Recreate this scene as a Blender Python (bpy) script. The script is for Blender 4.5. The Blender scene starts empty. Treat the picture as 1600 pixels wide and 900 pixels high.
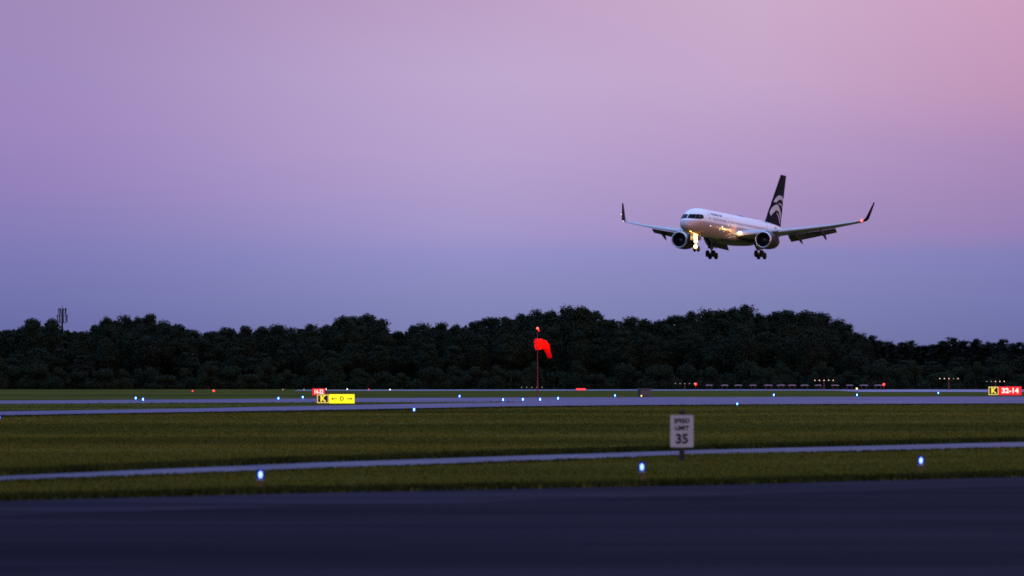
import bpy, math, random
import numpy as np
from mathutils import Vector, Matrix
R = math.radians
C = bpy.context.scene.collection
F = 7000.0                      # focal length of the photograph in its pixels
EYE = 1.91
PITCH = math.atan(146 / F)
cP, sP = math.cos(PITCH), math.sin(PITCH)

def ray(px, py):
    a, b = px - 800, 450 - py
    return Vector((a, F * cP - b * sP, F * sP + b * cP))
def ground(px, py, z=0.0):
    d = ray(px, py); t = (z - EYE) / d.z
    return Vector((d.x * t, d.y * t, z))
def at(px, py, D):
    d = ray(px, py); t = D / d.y
    return Vector((d.x * t, D, EYE + d.z * t))

# ------------------------------------------------------------------ helpers
def tag(o, label=None, cat=None, group=None, kind=None):
    if label: o['label'] = label
    if cat: o['category'] = cat
    if group: o['group'] = group
    if kind: o['kind'] = kind
    return o
def empty(name, loc=(0, 0, 0), rz=0, label=None, cat=None, group=None):
    o = bpy.data.objects.new(name, None); C.objects.link(o)
    o.location = loc; o.rotation_euler = (0, 0, rz); o.empty_display_size = 0.3
    return tag(o, label, cat, group)
def copy_tree(o, parent=None):
    c = o.copy(); C.objects.link(c)
    if parent is not None:
        c.parent = parent
    for ch in [x for x in bpy.data.objects if x.parent == o]:
        copy_tree(ch, c)
    return c

class MB:
    def __init__(s): s.v = []; s.f = []; s.smooth = []
    def add(s, vs, fs, smooth=False):
        n = len(s.v); s.v += [tuple(p) for p in vs]
        for f in fs: s.f.append(tuple(i + n for i in f)); s.smooth.append(smooth)
        return s
    def box(s, c, d, rz=0, m=None, bev=0.0):
        x, y, z = d[0] / 2, d[1] / 2, d[2] / 2
        b = min(bev, x * .9, y * .9, z * .9)
        if b <= 0:
            P = [Vector((i, j, k)) for k in (-z, z) for i, j in ((-x, -y), (x, -y), (x, y), (-x, y))]
            Fs = [(3, 2, 1, 0), (4, 5, 6, 7), (0, 1, 5, 4), (1, 2, 6, 5), (2, 3, 7, 6), (3, 0, 4, 7)]
        else:
            def ring(k, e):
                X, Y = x - e, y - e; bb = b if e == 0 else b * .4
                return [Vector(q) for q in ((-X + bb, -Y, k), (X - bb, -Y, k), (X, -Y + bb, k), (X, Y - bb, k), (X - bb, Y, k), (-X + bb, Y, k), (-X, Y - bb, k), (-X, -Y + bb, k))]
            rs = [ring(-z, b), ring(-z + b, 0), ring(z - b, 0), ring(z, b)]
            P = [p for r_ in rs for p in r_]
            Fs = [tuple(range(7, -1, -1)), tuple(range(24, 32))]
            for q in range(3):
                for i in range(8):
                    j = (i + 1) % 8; Fs.append((q * 8 + i, q * 8 + j, q * 8 + 8 + j, q * 8 + 8 + i))
        M = Matrix.Translation(Vector(c)) @ Matrix.Rotation(rz, 4, 'Z') if m is None else m @ Matrix.Translation(Vector(c))
        return s.add([M @ p for p in P], Fs)
    def tube(s, pts, rad, n=10, cap=True):
        pts = [Vector(p) for p in pts]
        if not isinstance(rad, (list, tuple)): rad = [rad] * len(pts)
        vs = []; up = None
        for i, p in enumerate(pts):
            d = (pts[min(i + 1, len(pts) - 1)] - pts[max(i - 1, 0)]).normalized()
            if up is None: up = Vector((0, 0, 1)) if abs(d.z) < .9 else Vector((1, 0, 0))
            a = d.cross(up).normalized(); b = a.cross(d).normalized(); up = b
            for k in range(n):
                t = 2 * math.pi * k / n
                vs.append(p + (a * math.cos(t) + b * math.sin(t)) * rad[i])
        fs = []
        for i in range(len(pts) - 1):
            for k in range(n):
                j = (k + 1) % n
                fs.append((i * n + k, i * n + j, (i + 1) * n + j, (i + 1) * n + k))
        s.add(vs, fs, True)
        if cap:
            m = (len(pts) - 1) * n
            s.add(vs[:n], [tuple(range(n - 1, -1, -1))]); s.add(vs[m:], [tuple(range(n))])
        return s
    def loft(s, rings, cap=True, smooth=True, closed=True):
        n = len(rings[0]); vs = [p for r_ in rings for p in r_]; fs = []
        for i in range(len(rings) - 1):
            for k in range(n if closed else n - 1):
                j = (k + 1) % n
                fs.append((i * n + k, i * n + j, (i + 1) * n + j, (i + 1) * n + k))
        s.add(vs, fs, smooth)
        if cap and closed:
            s.add(rings[0], [tuple(range(n - 1, -1, -1))]); s.add(rings[-1], [tuple(range(n))])
        return s
    def lathe(s, prof, c=(0, 0, 0), axis='Z', n=20, cap=False):
        rings = []
        for r_, h in prof:
            row = []
            for k in range(n):
                t = 2 * math.pi * k / n
                p = (r_ * math.cos(t), r_ * math.sin(t), h) if axis == 'Z' else ((r_ * math.cos(t), h, r_ * math.sin(t)) if axis == 'Y' else (h, r_ * math.cos(t), r_ * math.sin(t)))
                row.append(Vector(p) + Vector(c))
            rings.append(row)
        return s.loft(rings, cap)
    def ball(s, c, r, n=12, sz=1.0):
        prof = [(max(1e-4, r * math.sin(math.pi * i / 8)), -r * sz * math.cos(math.pi * i / 8)) for i in range(9)]
        return s.lathe(prof, c, 'Z', n)
    def poly(s, pts): return s.add(pts, [tuple(range(len(pts)))])
    def build(s, name, mat, parent=None, recalc=False):
        me = bpy.data.meshes.new(name); me.from_pydata(s.v, [], s.f)
        me.polygons.foreach_set('use_smooth', s.smooth)
        me.materials.append(mat)
        if recalc:
            import bmesh
            b = bmesh.new(); b.from_mesh(me); bmesh.ops.recalc_face_normals(b, faces=b.faces); b.to_mesh(me); b.free()
        me.update()
        o = bpy.data.objects.new(name, me); C.objects.link(o)
        if parent is not None: o.parent = parent
        return o

def nodes_of(name):
    m = bpy.data.materials.new(name); m.use_nodes = True
    nt = m.node_tree; return m, nt, nt.nodes['Principled BSDF']
def pbr(name, col, rough=.6, metal=0.0, spec=.5, var=.12, scale=6.0, coat=0.0, emis=None, estr=0.0, samp=None):
    """plain material with a little procedural variation of tone and gloss"""
    m, nt, b = nodes_of(name)
    tc = nt.nodes.new('ShaderNodeTexCoord'); nz = nt.nodes.new('ShaderNodeTexNoise'); nz.inputs['Scale'].default_value = scale; nz.inputs['Detail'].default_value = 4
    nt.links.new(tc.outputs['Object'], nz.inputs['Vector'])
    rp = nt.nodes.new('ShaderNodeValToRGB'); e = rp.color_ramp.elements
    e[0].position = .3; e[1].position = .7
    e[0].color = tuple(c * (1 - var) for c in col) + (1,); e[1].color = tuple(min(1, c * (1 + var)) for c in col) + (1,)
    nt.links.new(nz.outputs['Fac'], rp.inputs['Fac']); nt.links.new(rp.outputs['Color'], b.inputs['Base Color'])
    b.inputs['Roughness'].default_value = rough; b.inputs['Metallic'].default_value = metal
    b.inputs['Specular IOR Level'].default_value = spec; b.inputs['Coat Weight'].default_value = coat; b.inputs['Coat Roughness'].default_value = .08
    if emis:
        b.inputs['Emission Color'].default_value = tuple(emis) + (1,); b.inputs['Emission Strength'].default_value = estr
        m.cycles.emission_sampling = samp or 'NONE'
    return m
def glow(name, col, strength, samp='AUTO'):
    m, nt, b = nodes_of(name)
    b.inputs['Base Color'].default_value = (.05, .05, .05, 1); b.inputs['Emission Color'].default_value = tuple(col) + (1,); b.inputs['Emission Strength'].default_value = strength
    m.cycles.emission_sampling = samp
    return m
def globe(name, tint, em, estr):
    """coloured glass lamp globe: tinted see-through glass that also scatters its lamp's light"""
    m, nt, b = nodes_of(name); out = nt.nodes['Material Output']
    nt.nodes.remove(b)
    t = nt.nodes.new('ShaderNodeBsdfTransparent'); t.inputs[0].default_value = tuple(tint) + (1,)
    e = nt.nodes.new('ShaderNodeEmission'); e.inputs[0].default_value = tuple(em) + (1,); e.inputs[1].default_value = estr
    a = nt.nodes.new('ShaderNodeAddShader'); nt.links.new(t.outputs[0], a.inputs[0]); nt.links.new(e.outputs[0], a.inputs[1]); nt.links.new(a.outputs[0], out.inputs[0])
    m.cycles.emission_sampling = 'NONE'
    return m
def ramp_mat(name, stops, scales, rough=(.8, .8), spec=.3, bump=0.0, stretch=(1, 1, 1), bscale=40.0, rot=0.0):
    """ground-type material: two noises in world position through a colour ramp"""
    m, nt, b = nodes_of(name); L = nt.links
    g = nt.nodes.new('ShaderNodeNewGeometry')
    mp = nt.nodes.new('ShaderNodeMapping'); mp.inputs['Scale'].default_value = stretch; mp.inputs['Rotation'].default_value = (0, 0, rot); L.new(g.outputs['Position'], mp.inputs['Vector'])
    mix = None
    for sc_, w in scales:
        nz = nt.nodes.new('ShaderNodeTexNoise'); nz.inputs['Scale'].default_value = sc_; nz.inputs['Detail'].default_value = 5; nz.inputs['Roughness'].default_value = .6
        L.new(mp.outputs[0], nz.inputs['Vector'])
        mu = nt.nodes.new('ShaderNodeMath'); mu.operation = 'MULTIPLY'; mu.inputs[1].default_value = w; L.new(nz.outputs['Fac'], mu.inputs[0])
        if mix is None: mix = mu
        else:
            ad = nt.nodes.new('ShaderNodeMath'); ad.operation = 'ADD'; L.new(mix.outputs[0], ad.inputs[0]); L.new(mu.outputs[0], ad.inputs[1]); mix = ad
    rp = nt.nodes.new('ShaderNodeValToRGB'); cr = rp.color_ramp
    while len(cr.elements) < len(stops): cr.elements.new(.5)
    for e, (p, c) in zip(cr.elements, stops): e.position = p; e.color = tuple(c) + (1,)
    L.new(mix.outputs[0], rp.inputs['Fac']); L.new(rp.outputs['Color'], b.inputs['Base Color'])
    mr = nt.nodes.new('ShaderNodeMapRange'); mr.inputs['From Min'].default_value = .3; mr.inputs['From Max'].default_value = .7; mr.inputs['To Min'].default_value = rough[0]; mr.inputs['To Max'].default_value = rough[1]
    L.new(mix.outputs[0], mr.inputs['Value']); L.new(mr.outputs[0], b.inputs['Roughness'])
    b.inputs['Specular IOR Level'].default_value = spec
    if bump:
        nz = nt.nodes.new('ShaderNodeTexNoise'); nz.inputs['Scale'].default_value = bscale; nz.inputs['Detail'].default_value = 3; L.new(g.outputs['Position'], nz.inputs['Vector'])
        bp = nt.nodes.new('ShaderNodeBump'); bp.inputs['Strength'].default_value = bump; bp.inputs['Distance'].default_value = .02; L.new(nz.outputs['Fac'], bp.inputs['Height']); L.new(bp.outputs[0], b.inputs['Normal'])
    return m

def wet_mat(name, c0, c1, film, rough, tint=(.8, .8, .95), scale=.15, stretch=(.3, 1, 1), rot=0.0):
    """asphalt: matt grain with a thin wet film on part of it"""
    m, nt, b = nodes_of(name); L = nt.links; nt.nodes.remove(b); out = nt.nodes['Material Output']
    g = nt.nodes.new('ShaderNodeNewGeometry'); mp = nt.nodes.new('ShaderNodeMapping'); mp.inputs['Scale'].default_value = stretch; mp.inputs['Rotation'].default_value = (0, 0, rot); L.new(g.outputs['Position'], mp.inputs['Vector'])
    n1 = nt.nodes.new('ShaderNodeTexNoise'); n1.inputs['Scale'].default_value = scale; n1.inputs['Detail'].default_value = 6; n1.inputs['Roughness'].default_value = .62; L.new(mp.outputs[0], n1.inputs['Vector'])
    n2 = nt.nodes.new('ShaderNodeTexNoise'); n2.inputs['Scale'].default_value = 30; n2.inputs['Detail'].default_value = 4; L.new(g.outputs['Position'], n2.inputs['Vector'])
    ad = nt.nodes.new('ShaderNodeMath'); ad.operation = 'MULTIPLY_ADD'; L.new(n2.outputs['Fac'], ad.inputs[0]); ad.inputs[1].default_value = .25; L.new(n1.outputs['Fac'], ad.inputs[2])
    rp = nt.nodes.new('ShaderNodeValToRGB'); e = rp.color_ramp.elements; e[0].position = .46; e[1].position = .78; e[0].color = c0 + (1,); e[1].color = c1 + (1,); L.new(ad.outputs[0], rp.inputs[0])
    d = nt.nodes.new('ShaderNodeBsdfDiffuse'); L.new(rp.outputs[0], d.inputs[0])
    gl_ = nt.nodes.new('ShaderNodeBsdfGlossy'); gl_.inputs['Color'].default_value = tint + (1,); gl_.inputs['Roughness'].default_value = rough
    mr = nt.nodes.new('ShaderNodeMapRange'); mr.inputs['From Min'].default_value = .42; mr.inputs['From Max'].default_value = .82; mr.inputs['To Min'].default_value = film[0]; mr.inputs['To Max'].default_value = film[1]; L.new(ad.outputs[0], mr.inputs[0])
    mx = nt.nodes.new('ShaderNodeMixShader'); L.new(mr.outputs[0], mx.inputs[0]); L.new(d.outputs[0], mx.inputs[1]); L.new(gl_.outputs[0], mx.inputs[2]); L.new(mx.outputs[0], out.inputs[0])
    return m
def text(body, size, mat, parent, loc, rz=0, name='lettering', bold=0.0, sx=1.0, align='CENTER', depth=.004):
    cu = bpy.data.curves.new('tmp', 'FONT'); cu.body = body; cu.size = size; cu.align_x = align; cu.align_y = 'CENTER'; cu.offset = bold; cu.extrude = depth
    t = bpy.data.objects.new('tmp', cu); C.objects.link(t)
    dg = bpy.context.evaluated_depsgraph_get()
    me = bpy.data.meshes.new_from_object(t.evaluated_get(dg))
    bpy.data.objects.remove(t); bpy.data.curves.remove(cu)
    me.transform(Matrix.Rotation(rz, 4, 'Z') @ Matrix.Rotation(R(90), 4, 'X') @ Matrix.Diagonal((sx, 1, 1, 1)))
    me.name = name; me.materials.clear(); me.materials.append(mat)
    for p in me.polygons: p.material_index = 0
    o = bpy.data.objects.new(name, me); C.objects.link(o); o.parent = parent; o.location = loc
    return o

rnd = random.Random(7)
# ------------------------------------------------------------------ materials
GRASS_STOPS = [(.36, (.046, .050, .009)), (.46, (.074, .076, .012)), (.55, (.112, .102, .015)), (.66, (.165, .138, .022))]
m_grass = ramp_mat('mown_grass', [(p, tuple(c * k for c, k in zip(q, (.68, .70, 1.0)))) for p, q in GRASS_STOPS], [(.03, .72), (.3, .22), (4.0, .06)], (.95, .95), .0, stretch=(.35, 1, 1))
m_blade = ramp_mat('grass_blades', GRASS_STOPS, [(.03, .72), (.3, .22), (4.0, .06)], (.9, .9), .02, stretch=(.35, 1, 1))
m_verge = ramp_mat('rank_verge_grass', [(.35, (.018, .022, .006)), (.6, (.040, .046, .010))], [(.3, .6), (4.0, .4)], (.9, .9), .0)
m_taxi = wet_mat('wet_taxiway_asphalt', (.035, .035, .042), (.06, .06, .07), (.14, .25), .26, (.70, .60, 1))
m_run = wet_mat('runway_asphalt', (.05, .05, .055), (.075, .075, .08), (.26, .4), .30, (.7, .68, 1))
m_road = wet_mat('service_road_asphalt', (.05, .048, .058), (.075, .072, .085), (.11, .20), .22, (.7, .68, 1), scale=.3)
m_apron = wet_mat('apron_asphalt', (.0105, .0085, .013), (.0185, .015, .0215), (.005, .013), .35, (.95,.70,1), scale=.3, stretch=(.16, 1.0, 1), rot=R(-14))
m_shoulder = wet_mat('apron_edge_asphalt', (.015, .012, .018), (.026, .022, .030), (.004, .018), .3, (.9,.68,1), scale=.3, stretch=(.25, 1.5, 1), rot=R(-42))
m_leaf = ramp_mat('dark_foliage', [(.3, (.0075, .0115, .005)), (.5, (.012, .018, .0075)), (.7, (.018, .026, .010))], [(.07, .55), (.5, .45)], (.85, .9), .1)
m_leaf_b = ramp_mat('bush_foliage', [(.3, (.0075, .012, .005)), (.5, (.012, .0185, .0078)), (.7, (.017, .026, .010))], [(.07, .55), (.5, .45)], (.85, .9), .1)
m_needle = ramp_mat('pine_foliage', [(.3, (.007, .010, .0055)), (.7, (.012, .017, .008))], [(.1, .5), (.6, .5)], (.85, .9), .1)
m_bark = pbr('bark', (.018, .016, .013), .9, var=.3, scale=3)
m_white = pbr('white_aircraft_paint', (.82, .82, .83), .34, 0, .5, .02, .6)
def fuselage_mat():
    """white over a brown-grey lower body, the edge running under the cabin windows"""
    m, nt, b = nodes_of('white_paint_with_ground_reflection'); L = nt.links
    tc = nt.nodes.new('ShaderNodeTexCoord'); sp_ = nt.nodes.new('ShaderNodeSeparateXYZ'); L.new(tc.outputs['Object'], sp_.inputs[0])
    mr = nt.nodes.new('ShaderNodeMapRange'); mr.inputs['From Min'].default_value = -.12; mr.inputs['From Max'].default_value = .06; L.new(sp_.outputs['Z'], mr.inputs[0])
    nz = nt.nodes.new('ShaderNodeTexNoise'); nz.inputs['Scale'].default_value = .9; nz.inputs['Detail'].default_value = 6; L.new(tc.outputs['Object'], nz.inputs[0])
    rp = nt.nodes.new('ShaderNodeValToRGB'); e = rp.color_ramp.elements; e[0].color = (.52, .36, .33, 1); e[1].color = (.84, .84, .85, 1); L.new(mr.outputs[0], rp.inputs[0])  # lower tone: reflected dark ground and warm glow put into the colour
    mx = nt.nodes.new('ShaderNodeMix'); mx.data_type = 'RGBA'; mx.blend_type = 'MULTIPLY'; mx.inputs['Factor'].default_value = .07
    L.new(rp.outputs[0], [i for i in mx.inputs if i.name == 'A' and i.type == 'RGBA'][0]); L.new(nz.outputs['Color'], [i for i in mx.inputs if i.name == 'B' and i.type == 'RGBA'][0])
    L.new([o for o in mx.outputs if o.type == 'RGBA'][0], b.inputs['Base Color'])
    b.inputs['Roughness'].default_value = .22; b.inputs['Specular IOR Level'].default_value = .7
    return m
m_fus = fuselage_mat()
m_mark = pbr('off_white_tail_mark', (.52, .48, .50), .4, 0, .4, .04, 1)
m_belly = pbr('dark_grey_belly_paint', (.07, .062, .062), .35, 0, .5, .04, .6)
m_wing = pbr('grey_wing_paint', (.38, .39, .41), .38, 0, .5, .06, .8)
m_slat = pbr('bare_metal_leading_edge', (.44, .44, .46), .4, 0, .4, .05, 1.5)
m_navy = pbr('dark_navy_tail_paint', (.010, .009, .015), .5, 0, .015, .1, .8)
m_cowl = pbr('dark_engine_cowl_paint', (.048, .036, .032), .4, 0, .12, .1, 1.2)
m_lip = pbr('polished_inlet_lip', (.62, .60, .58), .28, 1, .5, .05, 2)
m_fan = pbr('engine_fan_metal', (.06, .06, .065), .45, .8, .5, .2, 5)
m_metal = pbr('gear_strut_metal', (.20, .20, .21), .45, .5, .5, .15, 6)
m_rubber = pbr('tyre_rubber', (.012, .012, .013), .8, 0, .3, .2, 8)
m_hub = pbr('wheel_hub_metal', (.22, .22, .22), .5, .6, .5, .1, 8)
m_flap = pbr('flap_grey_paint', (.10, .10, .11), .5, 0, .4, .1, 2)
m_glass = pbr('dark_cockpit_glass', (.004, .004, .006), .25, 0, .04, .05, 2)
m_window = pbr('cabin_window_glass', (.13, .12, .14), .15, 0, .6, .1, 2)
m_seam = pbr('door_seam_dark', (.12, .11, .14), .6, 0, .4, .1, 4)
m_title = pbr('blue_grey_title_paint', (.12, .14, .24), .4, 0, .4, .1, 4)
m_gal = pbr('galvanised_steel', (.25, .25, .26), .5, .6, .5, .15, 10)
m_black = pbr('black_paint', (.010, .010, .011), .6, 0, .4, .1, 10)
m_letter = pbr('black_sign_lettering', (.012, .012, .014), .7, 0, .2, .1, 10)
m_signface = pbr('white_sign_sheeting', (.43, .365, .355), .7, 0, .3, .06, 6)
m_post = pbr('weathered_post', (.030, .026, .022), .85, 0, .2, .3, 12)
m_orange = pbr('orange_coupling', (.13, .055, .018), .6, 0, .4, .15, 12)
m_cab = pbr('weathered_grey_cabinet', (.085, .075, .08), .6, 0, .4, .25, 3)
m_redpaint = pbr('red_painted_steel', (.22, .035, .03), .6, 0, .4, .2, 6)
m_aerial = pbr('pale_aerial_plastic', (.42, .26, .28), .5, 0, .4, .2, 1.2)
m_lland = glow('landing_lamp_glow', (1.0, .64, .22), 7, 'FRONT_BACK')
m_lwarm = glow('warm_lamp_and_glint_glow', (1.0, .80, .62), 1.7, 'NONE')
m_lbar = glow('approach_lamp_glow', (1.0, .62, .42), 2.6)
m_lwhite = glow('runway_lamp_glow', (1.0, .88, .75), 3.2)
m_lamber = glow('amber_lamp_glow', (1.0, .62, .22), 4)
m_lfaint = glow('faint_runway_lamp_glow', (1.0, .85, .75), .55)
m_lred = glow('red_lamp_glow', (1.0, .012, .008), 2.6)
m_lred_core = glow('red_lamp_core', (1.0, .13, .07), 2.6)
m_lred2 = glow('dim_red_lamp_glow', (1.0, .03, .03), 2.2)
m_bluecore = glow('blue_lamp_core', (.75, 1.0, 1.0), 30)
m_bluecore_near = glow('near_blue_lamp_core', (1.0, .75, .4), 8)
m_blueglobe = globe('blue_lamp_glass', (.10, .22, .75), (.0, .015, .45), .35)
m_syel = pbr('lit_yellow_sign_panel', (.6, .5, .02), .5, emis=(1.0, .83, .003), estr=1.15, samp='FRONT', var=.05)
m_sred = pbr('lit_red_sign_panel', (.5, .02, .02), .5, emis=(1.0, .008, .010), estr=.85, samp='FRONT', var=.05)
m_sblk = pbr('black_sign_panel', (.012, .010, .006), .5, emis=(.12, .05, .0), estr=.05, var=.05)
m_swht = glow('lit_white_legend', (1.0, .88, .76), 1.25)
m_slet = glow('lit_yellow_legend', (1.0, .80, .03), 1.1)
m_sbrd = glow('lit_yellow_border', (1.0, .70, .16), .9)
m_ink = pbr('black_sign_legend', (.02, .015, .003), .6, emis=(.25, .18, .0), estr=.25, var=.05)
m_blueglobe_far = globe('bright_blue_lamp_glass', (.08, .20, .8), (.0, .02, .8), 1.6)
def sock_mat():
    """thin orange cloth, lit from inside by the lamp in its mouth"""
    m, nt, b = nodes_of('lit_orange_windsock_fabric'); out = nt.nodes['Material Output']; L = nt.links
    b.inputs['Base Color'].default_value = (.85, .012, .008, 1); b.inputs['Roughness'].default_value = .8; b.inputs['Specular IOR Level'].default_value = .1
    b.inputs['Emission Color'].default_value = (1, .006, .004, 1); b.inputs['Emission Strength'].default_value = .28; m.cycles.emission_sampling = 'NONE'
    t = nt.nodes.new('ShaderNodeBsdfTranslucent'); t.inputs[0].default_value = (.95, .012, .008, 1)
    mx = nt.nodes.new('ShaderNodeMixShader'); mx.inputs[0].default_value = .55; L.new(b.outputs[0], mx.inputs[1]); L.new(t.outputs[0], mx.inputs[2]); L.new(mx.outputs[0], out.inputs[0])
    return m
m_sock = sock_mat()

# ------------------------------------------------------------------ setting
def sheet(name, pts, z, mat):
    mb = MB(); mb.poly([(p[0], p[1], z) for p in pts]); return tag(mb.build(name, mat, recalc=False), kind='structure')
def up(o):   # make the sheet face upward
    me = o.data
    if me.polygons[0].normal.z < 0: me.flip_normals()
    return o
def ext(a, b, t): return (a[0] + (b[0] - a[0]) * t, a[1] + (b[1] - a[1]) * t)
def edge(pix, t0, t1):
    q = [tuple(ground(*p)[:2]) for p in pix]
    return [ext(q[1], q[0], t0)] + q + [ext(q[-2], q[-1], t1)]

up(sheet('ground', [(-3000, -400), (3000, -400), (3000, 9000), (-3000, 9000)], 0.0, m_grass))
tx_near = edge([(0, 651.5), (300, 646.2), (560, 642), (800, 637), (1000, 634.8), (1180, 633.5), (1600, 632)], 5, 6)
tx_far = edge([(0, 626), (300, 624), (580, 622), (800, 621), (1200, 620.2), (1600, 619.5)], 5, 5)
up(sheet('taxiway', tx_near + tx_far[::-1], .004, m_taxi))
isl_far = edge([(0, 631), (300, 629.4), (500, 628.6), (700, 628.1), (815, 627.9)], 5, 0)[:-1]
isl_near = edge([(0, 643), (300, 638.2), (500, 633.9), (700, 630.0), (815, 628.6)], 3.5, 0)[:-1]
up(sheet('grass_island', isl_near + isl_far[::-1], .008, m_grass))
rw_near = edge([(120, 610.9), (600, 610.4), (1000, 610.2), (1310, 610.2), (1345, 612.2), (1600, 612.4)], .3, 1)
rw_far = edge([(120, 610.3), (600, 608.9), (1000, 608.4), (1310, 608.2), (1345, 607.6), (1600, 607.4)], .3, 1)
up(sheet('runway', rw_near + rw_far[::-1], .004, m_run))
sr_far = edge([(0, 743.8), (250, 732.8), (500, 722.5), (800, 712.4), (1100, 702.8), (1600, 690.3)], 8, 6)
sr_near = edge([(0, 752.8), (250, 743.2), (500, 733.4), (800, 722.2), (1100, 711.6), (1600, 700)], 8, 6)
up(sheet('service_road', sr_near + sr_far[::-1], .004, m_road))
ap = edge([(0, 783.5), (500, 770.5), (1100, 759.0), (1600, 745.5)], 9, 9)
up(sheet('apron', ap + [(ap[-1][0], -60), (ap[0][0] - 30, -60)], .004, m_apron))
sh = edge([(0, 806), (500, 791), (1100, 776), (1600, 760)], 9, 9)
up(sheet('apron_edge', ap + sh[::-1], .008, m_shoulder))

# ---- grass tufts (nobody could count them): one object per stretch of lawn
def inside(poly, X, Y):
    r_ = np.zeros(len(X), bool); n = len(poly)
    for i in range(n):
        x1, y1 = poly[i]; x2, y2 = poly[(i + 1) % n]
        if y1 == y2: continue
        c = ((y1 > Y) != (y2 > Y)) & (X < (x2 - x1) * (Y - y1) / (y2 - y1) + x1)
        r_ ^= c
    return r_
nr = np.random.default_rng(5)
def tufts(name, X, Y, H, W, mat=None):
    n = len(X); k = 4
    ang = nr.uniform(0, np.pi, (n, k)); dx = nr.normal(0, .06, (n, k)); dy = nr.normal(0, .06, (n, k))
    lx = nr.normal(0, .35, (n, k)); ly = nr.normal(0, .35, (n, k)); hh = H[:, None] * nr.uniform(.55, 1.1, (n, k))
    bx = X[:, None] + dx; by = Y[:, None] + dy; w = W[:, None] * nr.uniform(.6, 1.2, (n, k))
    V = np.zeros((n, k, 3, 3))
    V[:, :, 0, 0] = bx - np.cos(ang) * w; V[:, :, 0, 1] = by - np.sin(ang) * w
    V[:, :, 1, 0] = bx + np.cos(ang) * w; V[:, :, 1, 1] = by + np.sin(ang) * w
    V[:, :, 2, 0] = bx + lx * hh; V[:, :, 2, 1] = by + ly * hh; V[:, :, 2, 2] = hh
    V = V.reshape(-1, 3); nf = n * k
    me = bpy.data.meshes.new(name); me.vertices.add(len(V)); me.vertices.foreach_set('co', V.ravel())
    me.loops.add(nf * 3); me.loops.foreach_set('vertex_index', np.arange(nf * 3)); me.polygons.add(nf); me.polygons.foreach_set('loop_start', np.arange(nf) * 3)
    me.update(); me.validate(); me.materials.append(mat or m_blade)
    o = bpy.data.objects.new(name, me); C.objects.link(o)
    return tag(o, kind='stuff')
def lawn(name, y0, y1, n, polys_out, polys_in=None, h=.07, w=.02, label=None, cat=None):
    Y = np.exp(nr.uniform(np.log(y0), np.log(y1), n)); X = nr.uniform(-1, 1, n) * (Y * .118 + 2.0)
    keep = np.ones(n, bool)
    for p in polys_out: keep &= ~inside(p, X, Y)
    if polys_in is not None: keep &= inside(polys_in, X, Y)
    X, Y = X[keep], Y[keep]
    patch = .65 + .5 * np.sin(X * .31 + np.sin(Y * .11) * 2) * np.sin(Y * .17 + X * .05) ** 2 + nr.uniform(0, .35, len(X))
    H = h * np.clip(patch, .4, 1.5); W = w * (1 + Y / 160)
    return tag(tufts(name, X, Y, H, W), label, cat)
P_road = sr_near + sr_far[::-1]; P_taxi = tx_near + tx_far[::-1]; P_isl = isl_near + isl_far[::-1]
P_apron = ap + [(ap[-1][0], -60), (ap[0][0] - 30, -60)]
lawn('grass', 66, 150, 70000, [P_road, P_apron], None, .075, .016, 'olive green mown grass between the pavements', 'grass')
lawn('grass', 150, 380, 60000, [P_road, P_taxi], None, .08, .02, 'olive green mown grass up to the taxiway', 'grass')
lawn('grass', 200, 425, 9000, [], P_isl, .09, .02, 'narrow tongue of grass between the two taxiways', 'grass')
def verge(name, line, n, h, off, label):
    """taller unmown grass hugging a pavement edge"""
    q = np.array(line); seg = q[1:] - q[:-1]; L = np.hypot(seg[:, 0], seg[:, 1])
    mid_ok = [(abs((q[i][0] + q[i + 1][0]) / 2) < 80) for i in range(len(seg))]
    prob = L * np.array(mid_ok); prob = prob / prob.sum()
    i = nr.choice(len(seg), n, p=prob); t = nr.uniform(0, 1, n)
    d = np.abs(nr.normal(0, .45, n)) + .04; nx = -seg[i, 1] / L[i]; ny = seg[i, 0] / L[i]
    X = q[i, 0] + seg[i, 0] * t + nx * d * off; Y = q[i, 1] + seg[i, 1] * t + ny * d * off
    H = h * nr.uniform(.5, 1.25, n); k = (np.abs(X) < Y * .125 + 2)
    return tag(tufts(name, X[k], Y[k], H[k], (.018 * (1 + Y / 160))[k], m_verge), label, 'grass')
verge('verge_grass', sr_far, 42000, .15, 1, 'taller unmown grass along the far edge of the service road')
verge('verge_grass', sr_near, 9000, .06, -1, 'short grass along the near edge of the service road')
verge('verge_grass', ap, 42000, .13, 1, 'taller unmown grass along the edge of the dark apron')
verge('verge_grass', tx_near, 26000, .11, -1, 'grass along the near edge of the taxiway')

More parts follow.
